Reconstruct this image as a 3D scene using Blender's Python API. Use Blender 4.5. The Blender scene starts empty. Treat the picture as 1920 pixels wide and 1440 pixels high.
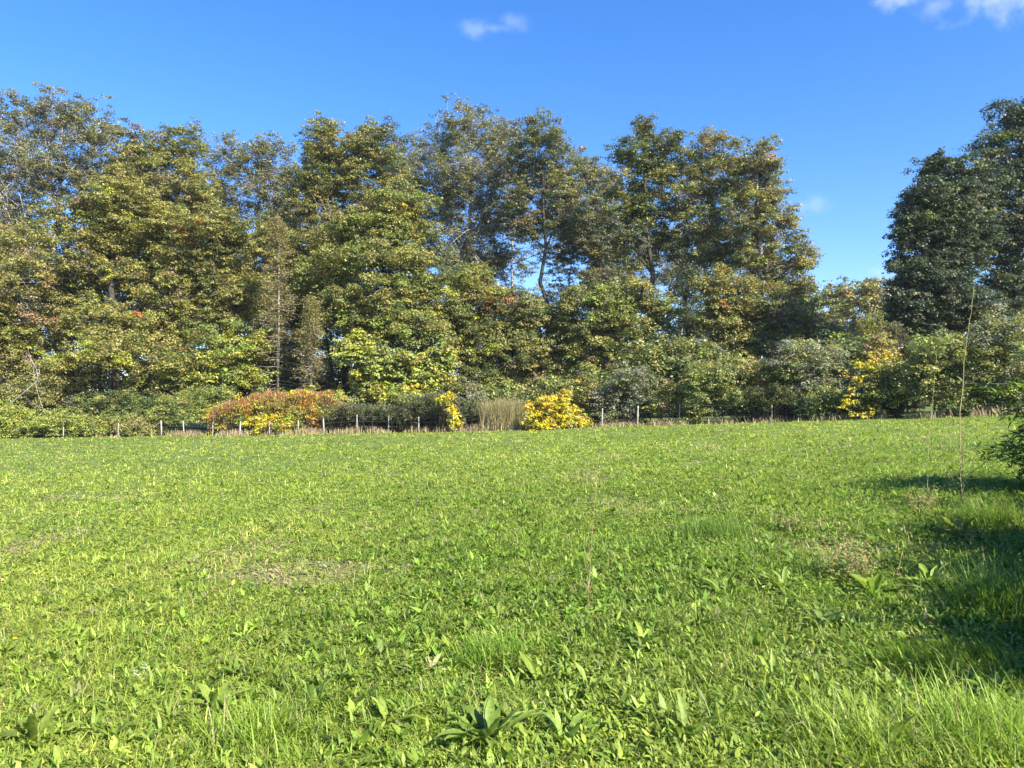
import bpy, math, random
import numpy as np
from mathutils import Vector

# ------------------------------------------------------------------ camera, world, sun, exposure
sc = bpy.context.scene
COL = sc.collection
F = 1420.0                      # focal length in pixels of the 1920 px wide photograph
PITCH = math.radians(1.8)
CAM = np.array([0.0, 0.0, 1.6])
cam_d = bpy.data.cameras.new('camera')
cam_d.sensor_width = 36.0
cam_d.lens = 36.0 * F / 1920.0
cam_d.clip_start = 0.05
cam_d.clip_end = 5000
cam = bpy.data.objects.new('camera', cam_d)
COL.objects.link(cam)
cam.location = CAM
cam.rotation_euler = (math.pi / 2 + PITCH, 0, 0)
sc.camera = cam
sc.view_settings.view_transform = 'Standard'
sc.view_settings.look = 'None'
sc.view_settings.gamma = 1
sc.view_settings.exposure = 1.55
sc.cycles.max_bounces = 6
sc.cycles.diffuse_bounces = 3
sc.cycles.glossy_bounces = 2
sc.cycles.transmission_bounces = 4
sc.cycles.transparent_max_bounces = 4

SUN_EL = math.radians(38)
SUN_DIR = np.array([0.68, -0.73])
SUN_DIR = SUN_DIR / np.linalg.norm(SUN_DIR)
sd = Vector((SUN_DIR[0] * math.cos(SUN_EL), SUN_DIR[1] * math.cos(SUN_EL), math.sin(SUN_EL)))
sun_d = bpy.data.lights.new('sun', 'SUN')
sun_d.energy = 5.0
sun_d.angle = math.radians(0.53)
sun_d.color = (1.0, 0.93, 0.82)
sun = bpy.data.objects.new('sun', sun_d)
COL.objects.link(sun)
sun.rotation_euler = sd.to_track_quat('Z', 'Y').to_euler()
sun.location = (30, -20, 40)


def ray(px, py):
    u, v = (px - 960) / F, (720 - py) / F
    return np.array([u, math.cos(PITCH) - v * math.sin(PITCH), math.sin(PITCH) + v * math.cos(PITCH)])


def at(px, py, Y):
    r = ray(px, py)
    return CAM + r * (Y / r[1])


world = bpy.data.worlds.new('World')
sc.world = world
world.use_nodes = True
nt = world.node_tree
nt.nodes.clear()
N = nt.nodes.new
Lk = nt.links.new
out = N('ShaderNodeOutputWorld')
bg = N('ShaderNodeBackground')
bg.inputs['Strength'].default_value = 0.092
sky = N('ShaderNodeTexSky')
sky.sky_type = 'NISHITA'
sky.sun_disc = False
sky.sun_elevation = SUN_EL
sky.sun_rotation = math.atan2(SUN_DIR[0], SUN_DIR[1])
sky.altitude = 200
sky.air_density = 1.0
sky.dust_density = 0.3
sky.ozone_density = 3.0
tc = N('ShaderNodeTexCoord')
noi = N('ShaderNodeTexNoise')
noi.inputs['Scale'].default_value = 38
noi.inputs['Detail'].default_value = 7
noi.inputs['Roughness'].default_value = 0.55
Lk(tc.outputs['Generated'], noi.inputs['Vector'])


def cloud_mask(px, py, rx, ry, amount):
    d = ray(px, py)
    d = d / np.linalg.norm(d)
    s = N('ShaderNodeVectorMath'); s.operation = 'SUBTRACT'
    Lk(tc.outputs['Generated'], s.inputs[0]); s.inputs[1].default_value = tuple(d)
    m = N('ShaderNodeVectorMath'); m.operation = 'MULTIPLY'
    Lk(s.outputs[0], m.inputs[0]); m.inputs[1].default_value = (F / rx, F / rx, F / ry)
    l = N('ShaderNodeVectorMath'); l.operation = 'LENGTH'
    Lk(m.outputs[0], l.inputs[0])
    # 1 - length + noise
    a = N('ShaderNodeMath'); a.operation = 'SUBTRACT'
    a.inputs[0].default_value = 0.25
    Lk(l.outputs['Value'], a.inputs[1])
    b = N('ShaderNodeMath'); b.operation = 'MULTIPLY_ADD'
    Lk(noi.outputs['Fac'], b.inputs[0]); b.inputs[1].default_value = 2.1
    Lk(a.outputs[0], b.inputs[2])
    r = N('ShaderNodeMapRange'); r.interpolation_type = 'SMOOTHSTEP'
    Lk(b.outputs[0], r.inputs['Value'])
    r.inputs['From Min'].default_value = 0.32
    r.inputs['From Max'].default_value = 1.55
    r.inputs['To Max'].default_value = amount
    return r.outputs['Result']


clouds = [(888, 54, 46, 20, .26), (962, 42, 38, 15, .2), (925, 52, 70, 11, .2),
          (1700, -4, 50, 24, .55), (1752, 12, 40, 22, .32), (1870, -2, 80, 32, .62), (1940, -28, 100, 50, .7),
          (1525, 381, 38, 24, .32), (1648, 508, 26, 12, .2)]
acc = None
for c in clouds:
    o = cloud_mask(*c)
    if acc is None:
        acc = o
    else:
        mx = N('ShaderNodeMath'); mx.operation = 'MAXIMUM'
        Lk(acc, mx.inputs[0]); Lk(o, mx.inputs[1]); acc = mx.outputs[0]
hs = N('ShaderNodeHueSaturation')
hs.inputs['Hue'].default_value = 0.5
hs.inputs['Saturation'].default_value = 1.30
hs.inputs['Value'].default_value = 1.0
Lk(sky.outputs[0], hs.inputs['Color'])
mixc = N('ShaderNodeMix'); mixc.data_type = 'RGBA'
Lk(acc, mixc.inputs[0])
tint = N('ShaderNodeMix'); tint.data_type = 'RGBA'; tint.blend_type = 'MULTIPLY'; tint.inputs[0].default_value = 1
Lk(hs.outputs[0], tint.inputs[6]); tint.inputs[7].default_value = (1.0, 0.93, 1.10, 1)
Lk(tint.outputs[2], mixc.inputs[6])
mixc.inputs[7].default_value = (3.6, 4.2, 5.4, 1)
Lk(mixc.outputs[2], bg.inputs['Color'])
Lk(bg.outputs[0], out.inputs['Surface'])


# ------------------------------------------------------------------ terrain shape
def h(X, Y):
    X = np.asarray(X, float); Y = np.asarray(Y, float)
    Xc = 60 * np.tanh(X / 60)
    Yc = 90 * np.tanh(Y / 90)
    z = 0.0066 * Yc + 0.039 * Xc + 0.016 * (np.sqrt(Xc * Xc + 36) - 6)
    z = z + 0.03 * np.sin(X * 0.55 + 1.3) * np.sin(Y * 0.43) * np.clip((np.hypot(X, Y) - 2) / 8, 0, 1)
    z = z + 0.022 * np.sin(X * 1.7 + Y * 0.6) * np.sin(Y * 1.3 - X * 0.5)
    return z


def ground_hit(px, py):
    r = ray(px, py)
    lo, t = 0.5, 0.5
    while t < 400:
        p = CAM + r * t
        if p[2] < float(h(p[0], p[1])):
            break
        lo = t
        t *= 1.01
    for _ in range(20):
        m = (lo + t) / 2
        p = CAM + r * m
        if p[2] < float(h(p[0], p[1])): t = m
        else: lo = m
    return CAM + r * t


def on_ground(px, Y):
    X = (px - 960) / F * Y
    return np.array([X, Y, float(h(X, Y))])


FP = [(-500, 56), (0, 52), (300, 50), (520, 48.5), (670, 47.5), (910, 46), (1130, 43.5), (1272, 41.5), (1450, 39), (1600, 37), (1840, 34), (2100, 30.5)]


def yf(px):
    return float(np.interp(px, [a for a, b in FP], [b for a, b in FP]))


_vn = {}


def vnoise(x, y, scale, seed=0):
    if seed not in _vn:
        _vn[seed] = np.random.RandomState(seed).rand(256, 256)
    g = _vn[seed]
    x = np.asarray(x) / scale + 1000; y = np.asarray(y) / scale + 1000
    xi = np.floor(x).astype(int); yi = np.floor(y).astype(int)
    fx = x - xi; fy = y - yi
    fx = fx * fx * (3 - 2 * fx); fy = fy * fy * (3 - 2 * fy)
    a = g[xi % 256, yi % 256]; b = g[(xi + 1) % 256, yi % 256]
    c = g[xi % 256, (yi + 1) % 256]; d = g[(xi + 1) % 256, (yi + 1) % 256]
    return (a * (1 - fx) + b * fx) * (1 - fy) + (c * (1 - fx) + d * fx) * fy


# ------------------------------------------------------------------ materials
def mat_new(name):
    m = bpy.data.materials.new(name)
    m.use_nodes = True
    m.node_tree.nodes.clear()
    return m, m.node_tree


def leaf_material(name, trans=0.4, rough=0.5, spec=0.35, tint=(1.0, 1.0, 1.0), mott=6.0):
    m, t = mat_new(name)
    n = t.nodes.new; k = t.links.new
    o = n('ShaderNodeOutputMaterial')
    a = n('ShaderNodeAttribute'); a.attribute_name = 'Col'
    p = n('ShaderNodeBsdfPrincipled')
    p.inputs['Roughness'].default_value = rough
    p.inputs['Specular IOR Level'].default_value = spec
    k(a.outputs['Color'], p.inputs['Base Color'])
    tr = n('ShaderNodeBsdfTranslucent')
    ge = n('ShaderNodeNewGeometry'); nz = n('ShaderNodeTexNoise')
    nz.inputs['Scale'].default_value = mott; nz.inputs['Detail'].default_value = 3
    k(ge.outputs['Position'], nz.inputs['Vector'])
    rp = n('ShaderNodeMapRange'); rp.inputs['From Min'].default_value = .3; rp.inputs['From Max'].default_value = .7
    rp.inputs['To Min'].default_value = .72; rp.inputs['To Max'].default_value = 1.18
    k(nz.outputs['Fac'], rp.inputs['Value'])
    mo = n('ShaderNodeVectorMath'); mo.operation = 'SCALE'
    k(a.outputs['Color'], mo.inputs[0]); k(rp.outputs['Result'], mo.inputs['Scale'])
    k(mo.outputs[0], p.inputs['Base Color'])
    mm = n('ShaderNodeMix'); mm.data_type = 'RGBA'; mm.blend_type = 'MULTIPLY'
    mm.inputs[0].default_value = 1
    k(a.outputs['Color'], mm.inputs[6]); mm.inputs[7].default_value = (*tint, 1)
    k(mm.outputs[2], tr.inputs['Color'])
    x = n('ShaderNodeMixShader'); x.inputs[0].default_value = trans
    k(p.outputs[0], x.inputs[1]); k(tr.outputs[0], x.inputs[2])
    k(x.outputs[0], o.inputs['Surface'])
    return m


def noise_material(name, c1, c2, scale, rough=0.9, bump=0.3, detail=6, c3=None):
    m, t = mat_new(name)
    n = t.nodes.new; k = t.links.new
    o = n('ShaderNodeOutputMaterial')
    p = n('ShaderNodeBsdfPrincipled'); p.inputs['Roughness'].default_value = rough
    p.inputs['Specular IOR Level'].default_value = 0.2
    g = n('ShaderNodeNewGeometry')
    z = n('ShaderNodeTexNoise'); z.inputs['Scale'].default_value = scale; z.inputs['Detail'].default_value = detail
    k(g.outputs['Position'], z.inputs['Vector'])
    r = n('ShaderNodeValToRGB')
    r.color_ramp.elements[0].position = 0.35; r.color_ramp.elements[0].color = (*c1, 1)
    r.color_ramp.elements[1].position = 0.65; r.color_ramp.elements[1].color = (*c2, 1)
    if c3:
        e = r.color_ramp.elements.new(0.8); e.color = (*c3, 1)
    k(z.outputs['Fac'], r.inputs['Fac']); k(r.outputs['Color'], p.inputs['Base Color'])
    b = n('ShaderNodeBump'); b.inputs['Strength'].default_value = bump; b.inputs['Distance'].default_value = 0.05
    k(z.outputs['Fac'], b.inputs['Height']); k(b.outputs[0], p.inputs['Normal'])
    k(p.outputs[0], o.inputs['Surface'])
    return m


M_LEAF = leaf_material('tree_leaf', 0.28, 0.50, 0.45, (1.1, 1.15, 0.7))
M_GRASS = leaf_material('grass_blade', 0.42, 0.5, 0.3, (1.1, 1.15, 0.6), mott=55.0)
M_DRY = leaf_material('dry_stem', 0.25, 0.7, 0.2)
M_BARK = noise_material('bark', (0.10, 0.085, 0.065), (0.30, 0.27, 0.22), 5)
M_BARK_PALE = noise_material('pale_bark', (0.22, 0.20, 0.17), (0.50, 0.47, 0.42), 5)
M_BARK_DARK = noise_material('dark_bark', (0.03, 0.026, 0.022), (0.09, 0.08, 0.065), 5)
M_BARK_MID = noise_material('grey_bark', (0.14, 0.125, 0.10), (0.34, 0.31, 0.27), 5)
M_POST = noise_material('weathered_post', (0.24, 0.225, 0.19), (0.46, 0.43, 0.39), 9)
M_WIRE = noise_material('wire', (0.25, 0.25, 0.25), (0.35, 0.34, 0.33), 3, rough=0.4)
M_GROUND = noise_material('meadow_soil', (0.07, 0.105, 0.022), (0.13, 0.175, 0.04), 1.4, bump=0.4, detail=9, c3=(0.17, 0.17, 0.06))


# ------------------------------------------------------------------ mesh helpers
def quads_object(name, verts, cols, mat, parent=None, nper=4, faces=None, smooth=False):
    """verts (n, k, 3): k verts per item, faces = index quads inside an item."""
    n, kk, _ = verts.shape
    if faces is None:
        faces = np.array([[0, 1, 2, 3]])
    me = bpy.data.meshes.new(name)
    nf = n * len(faces)
    me.vertices.add(n * kk)
    me.vertices.foreach_set('co', verts.astype(np.float32).reshape(-1))
    idx = (np.arange(n)[:, None, None] * kk + faces[None]).reshape(-1)
    me.loops.add(nf * 4)
    me.loops.foreach_set('vertex_index', idx.astype(np.int32))
    me.polygons.add(nf)
    me.polygons.foreach_set('loop_start', (np.arange(nf) * 4).astype(np.int32))
    me.polygons.foreach_set('loop_total', np.full(nf, 4, np.int32))
    if smooth:
        me.polygons.foreach_set('use_smooth', np.ones(nf, bool))
    me.update(calc_edges=True)
    ca = me.color_attributes.new('Col', 'FLOAT_COLOR', 'POINT')
    c = np.ones((n, kk, 4), np.float32)
    c[:, :, :3] = cols[:, None, :]
    ca.data.foreach_set('color', c.reshape(-1))
    me.materials.append(mat)
    o = bpy.data.objects.new(name, me)
    COL.objects.link(o)
    if parent is not None:
        o.parent = parent
        o.matrix_parent_inverse = parent.matrix_world.inverted() if False else o.matrix_parent_inverse
        me.vertices.foreach_set('co', (verts - np.array(parent.location)).astype(np.float32).reshape(-1))
        me.update()
    return o


def tubes(name, items, mat, parent=None, sides=6):
    """items: list of (points list, radii list); one mesh."""
    V, Fc = [], []
    for pts, rad in items:
        pts = [np.array(p, float) for p in pts]
        base = len(V)
        ref = np.array([0.3, 0.9, 0.31])
        for i, p in enumerate(pts):
            d = pts[min(i + 1, len(pts) - 1)] - pts[max(i - 1, 0)]
            d = d / (np.linalg.norm(d) + 1e-9)
            a = np.cross(d, ref); a /= (np.linalg.norm(a) + 1e-9)
            b = np.cross(d, a)
            for s in range(sides):
                t = 2 * math.pi * s / sides
                V.append(p + (a * math.cos(t) + b * math.sin(t)) * rad[i])
        for i in range(len(pts) - 1):
            for s in range(sides):
                s2 = (s + 1) % sides
                Fc.append((base + i * sides + s, base + i * sides + s2, base + (i + 1) * sides + s2, base + (i + 1) * sides + s))
        Fc.append(tuple(base + (len(pts) - 1) * sides + s for s in range(sides)))
        Fc.append(tuple(base + s for s in reversed(range(sides))))
    V = np.array(V)
    if parent is not None:
        V = V - np.array(parent.location)
    me = bpy.data.meshes.new(name)
    me.from_pydata(V.tolist(), [], Fc)
    me.polygons.foreach_set('use_smooth', np.ones(len(me.polygons), bool))
    me.update()
    me.materials.append(mat)
    o = bpy.data.objects.new(name, me)
    COL.objects.link(o)
    if parent is not None:
        o.parent = parent
    return o


def thing(name, loc, label, cat, group=None):
    o = bpy.data.objects.new(name, None)
    o.empty_display_size = 0.3
    COL.objects.link(o)
    o.location = tuple(float(v) for v in loc)
    o['label'] = label; o['category'] = cat
    if group: o['group'] = group
    return o


PROF_GRASS = (1.0, 0.9, 0.6, 0.06)
PROF_LEAF = (0.25, 1.0, 0.85, 0.06)
PROF_LANCE = (0.15, 1.0, 0.7, 0.03)
STRIP_F = np.array([[0, 1, 3, 2], [2, 3, 5, 4], [4, 5, 7, 6]])


def strips(base, az, tilt, curl, L, W, prof, twist=None):
    """curved leaf strips; base (n,3), tilt from vertical at base, curl added towards the tip."""
    n = len(base)
    V = np.zeros((n, 8, 3))
    ca, sa = np.cos(az), np.sin(az)
    wa = np.stack([-sa, ca, np.zeros(n)], 1)
    if twist is not None:
        wa = wa * np.cos(twist)[:, None]
        wa[:, 2] = np.sin(twist)
    p = base.copy()
    for i in range(4):
        w = (W * prof[i] * 0.5)[:, None]
        V[:, 2 * i] = p - wa * w
        V[:, 2 * i + 1] = p + wa * w
        if i < 3:
            th = tilt + curl * (i + 0.5) / 3
            d = np.stack([np.sin(th) * ca, np.sin(th) * sa, np.cos(th)], 1)
            p = p + d * (L / 3)[:, None]
    return V


def palette_pick(rng, pal, n, jit=0.18):
    cols = np.array([p[0] for p in pal], float)
    w = np.array([p[1] for p in pal], float)
    i = rng.choice(len(pal), n, p=w / w.sum())
    c = cols[i]
    c = c * (1 + rng.uniform(-jit, jit, (n, 1))) * (1 + rng.uniform(-jit * .4, jit * .4, (n, 3)))
    return c


# ------------------------------------------------------------------ foliage
def leaf_cloud(rng, centres, radii, ccols, lpc, ls, flat=0.65, outward=None, ragged=0.25, jit=0.2):
    """leaf quads around clump centres"""
    n = len(centres)
    cnt = np.maximum(6, (lpc * (radii / radii.mean()) ** 2).astype(int))
    idx = np.repeat(np.arange(n), cnt)
    m = len(idx)
    d = rng.normal(size=(m, 3)); d /= np.linalg.norm(d, axis=1)[:, None]
    d[:, 2] = np.where(d[:, 2] < -0.2, -d[:, 2], d[:, 2])
    r = rng.uniform(0.35, 1.0, m) ** 0.6 * (1 + ragged * np.abs(rng.normal(size=m)) ** 1.5)
    off = d * (r * radii[idx])[:, None]
    off[:, 2] *= flat
    # a few sub-lumps pull the leaves together
    lump = rng.normal(size=(n * 5, 3)) * 0.62
    li = idx * 5 + rng.randint(0, 5, m)
    lo = lump[li] * radii[idx][:, None]; lo[:, 2] *= flat
    off = off * 0.55 + lo * 0.75
    pos = centres[idx] + off
    nrm = d + rng.normal(size=(m, 3)) * 0.45
    nrm[:, 2] += 0.6
    nrm /= np.linalg.norm(nrm, axis=1)[:, None]
    rv = rng.normal(size=(m, 3))
    a = np.cross(nrm, rv); a /= np.linalg.norm(a, axis=1)[:, None]
    b = np.cross(nrm, a)
    s = (ls * rng.uniform(0.6, 1.35, m))[:, None]
    V = np.zeros((m, 4, 3))
    V[:, 0] = pos - a * s * 0.6
    V[:, 1] = pos - b * s * 0.38 - nrm * s * 0.08
    V[:, 2] = pos + a * s * 0.6
    V[:, 3] = pos + b * s * 0.38 - nrm * s * 0.08
    c = ccols[idx] * (1 + rng.uniform(-jit, jit, (m, 1))) * (1 + rng.uniform(-0.1, 0.1, (m, 3)))
    return V, np.clip(c, 0.004, 0.9)


def make_tree(name, label, cat, basepx, Y, blobs, pal, group=None, cr=0.6, rho=1.0, lpc=165, ls=0.125,
              trunk_r=0.32, bark=None, seed=1, stems=1, depth=0.9, twigs=0.45, flat=0.72, zbase=None, fill=0.3, bare=None, hue=None):
    rng = np.random.RandomState(seed)
    base = on_ground(basepx, Y)
    t = thing(name, base, label, cat, group)
    k = Y / F
    cen, rad = [], []
    E = []
    for (px, py, rx, ry) in blobs:
        c = at(px, py, Y + rng.uniform(-1, 1) * rx * k * 0.45)
        E.append((c, np.array([rx * k * 1.12, rx * k * depth, ry * k * 1.10])))
    centres = []
    bi = []
    for i, (c, e) in enumerate(E):
        p = 1.6
        area = 4 * math.pi * (((e[0] * e[1]) ** p + (e[0] * e[2]) ** p + (e[1] * e[2]) ** p) / 3) ** (1 / p)
        n = max(5, int(rho * area / (math.pi * cr * cr) * 1.7))
        d = rng.normal(size=(n, 3)); d /= np.linalg.norm(d, axis=1)[:, None]
        r = np.where(rng.rand(n) < fill, rng.uniform(0.2, 0.75, n), rng.uniform(0.72, 1.02, n))
        # lumpy outline
        ph = rng.uniform(0, 6.28, 3)
        lum = 1 + 0.16 * np.sin(d[:, 0] * 5 + ph[0]) + 0.12 * np.sin(d[:, 1] * 6 + ph[1]) + 0.16 * np.sin(d[:, 2] * 7 + ph[2]) + 0.09 * np.abs(rng.normal(size=n))
        q = c + d * (r * lum)[:, None] * np.maximum(e - cr * 0.5, e * 0.5)
        g = h(q[:, 0], q[:, 1])
        q = q[q[:, 2] > g + 0.15 * cr]
        centres.append(q); bi += [i] * len(q)
    centres = np.concatenate(centres); bi = np.array(bi)
    radii = cr * rng.uniform(0.6, 1.35, len(centres))
    ccols = palette_pick(rng, pal, len(centres))
    V, c = leaf_cloud(rng, centres, radii, ccols, lpc, ls, flat)
    quads_object('crown', V, c, M_LEAF, t)
    # trunk and limbs
    if bark is None: bark = M_BARK if group == G_BACK else M_BARK_DARK  # front trunks: bark darkened to stand for shade in the crown hollows
    items = []
    tops = sorted(range(len(E)), key=lambda i: -E[i][0][2])
    H = E[tops[0]][0][2] - base[2]
    axis_top = E[tops[0]][0].copy()
    for s in range(stems):
        b0 = base + np.array([rng.uniform(-1, 1), rng.uniform(-1, 1), 0]) * (0.9 * (stems > 1))
        b0[2] = float(h(b0[0], b0[1])) - 0.1
        tgt = E[tops[s % len(tops)]][0].copy()
        pts, rr = [], []
        for i in range(9):
            u = i / 8
            p = b0 * (1 - u) + tgt * u
            bend = np.array([rng.normal(), rng.normal(), 0]) * H * 0.012 * math.sin(math.pi * u)
            lean = (1 - u) * u
            p = p + bend - np.array([tgt[0] - b0[0], tgt[1] - b0[1], 0]) * lean * 0.8
            pts.append(p); rr.append(trunk_r * (1 - 0.82 * u) * (1.35 if i == 0 else 1))
        items.append((pts, rr))
        if s == 0: main = pts
    for i, (c0, e) in enumerate(E):
        if c0[2] - base[2] < 0.5: continue
        j = 0
        for q in range(len(main)):
            if main[q][2] < c0[2] - 0.35 * max(1.0, np.hypot(*(main[q] - c0)[:2])) : j = q
        st = main[j]
        mid = st * 0.5 + c0 * 0.5 + np.array([rng.normal() * 0.3, rng.normal() * 0.3, -0.1 * e[2]])
        r0 = trunk_r * (1 - 0.82 * j / 8) * 0.55
        items.append(([st, mid, c0, c0 + np.array([0, 0, e[2] * 0.6])], [r0, r0 * 0.7, r0 * 0.42, r0 * 0.12]))
        sel = np.where(bi == i)[0]
        sel = sel[rng.rand(len(sel)) < twigs]
        for q in sel:
            tgt = centres[q]
            s0 = (mid * (1 - 0.0) + 0) if rng.rand() < 0.35 else c0 + np.array([0, 0, rng.uniform(-.3, .5) * e[2]])
            m1 = s0 * 0.55 + tgt * 0.45 + rng.normal(size=3) * 0.12 * np.linalg.norm(tgt - s0)
            m2 = s0 * 0.2 + tgt * 0.8 + rng.normal(size=3) * 0.08 * np.linalg.norm(tgt - s0)
            end = tgt + (tgt - m2) * rng.uniform(0.1, 0.5)
            rb = min(r0 * 0.35, 0.075)
            items.append(([s0, m1, m2, end], [rb, rb * 0.7, rb * 0.45, rb * 0.15]))
    tubes('trunk' if cat == 'tree' else 'stems', items, bark, t, sides=5)
    return t


# palettes: leaf reflectance
GREEN = (0.140, 0.165, 0.046)
DGREEN = (0.072, 0.098, 0.034)
OLIVE = (0.235, 0.225, 0.062)
YOLIVE = (0.285, 0.270, 0.070)
YELLOWG = (0.37, 0.38, 0.055)
LIME = (0.225, 0.275, 0.055)
BROWN = (0.26, 0.195, 0.10)
GREYG = (0.185, 0.190, 0.120)
ORANGE = (0.46, 0.20, 0.06)
RUST = (0.30, 0.13, 0.06)
YELLOW = (0.62, 0.52, 0.03)
GOLD = (0.62, 0.43, 0.05)
BLUEG = (0.056, 0.080, 0.042)

P_OAK = [(OLIVE, 5), (GREEN, 3), (YOLIVE, 2.2), (BROWN, .5), (DGREEN, 1)]
P_OAKY = [(YOLIVE, 5), (OLIVE, 4), (GREEN, 1.5), (YELLOWG, 1), (BROWN, .3), (ORANGE, .04)]
P_GREY = [(GREYG, 5), (OLIVE, 2.5), (GREEN, 1.2), (BROWN, .5)]
P_GREYG = [(GREYG, 3), (GREEN, 3), (OLIVE, 2), (BROWN, .4)]
P_GREEN = [(GREEN, 5), (DGREEN, 2), (OLIVE, 2), (LIME, .6)]
P_LIME = [(LIME, 4), (YELLOWG, 4), (OLIVE, 2), (GREEN, 1.5)]
P_YG = [(YELLOWG, 3.2), (LIME, 4), (YOLIVE, 2), (GREEN, 1), (GOLD, .12)]
P_DARK = [(BLUEG, 6), (DGREEN, 3), (GREEN, .8), (GREYG, .8)]
P_MIX = [(OLIVE, 3), (GREEN, 3), (YELLOWG, 1.3), (BROWN, .5), (ORANGE, .05)]
P_WARM = [(OLIVE, 4), (BROWN, 1.2), (YOLIVE, 3), (GREEN, 1), (ORANGE, .03)]

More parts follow.
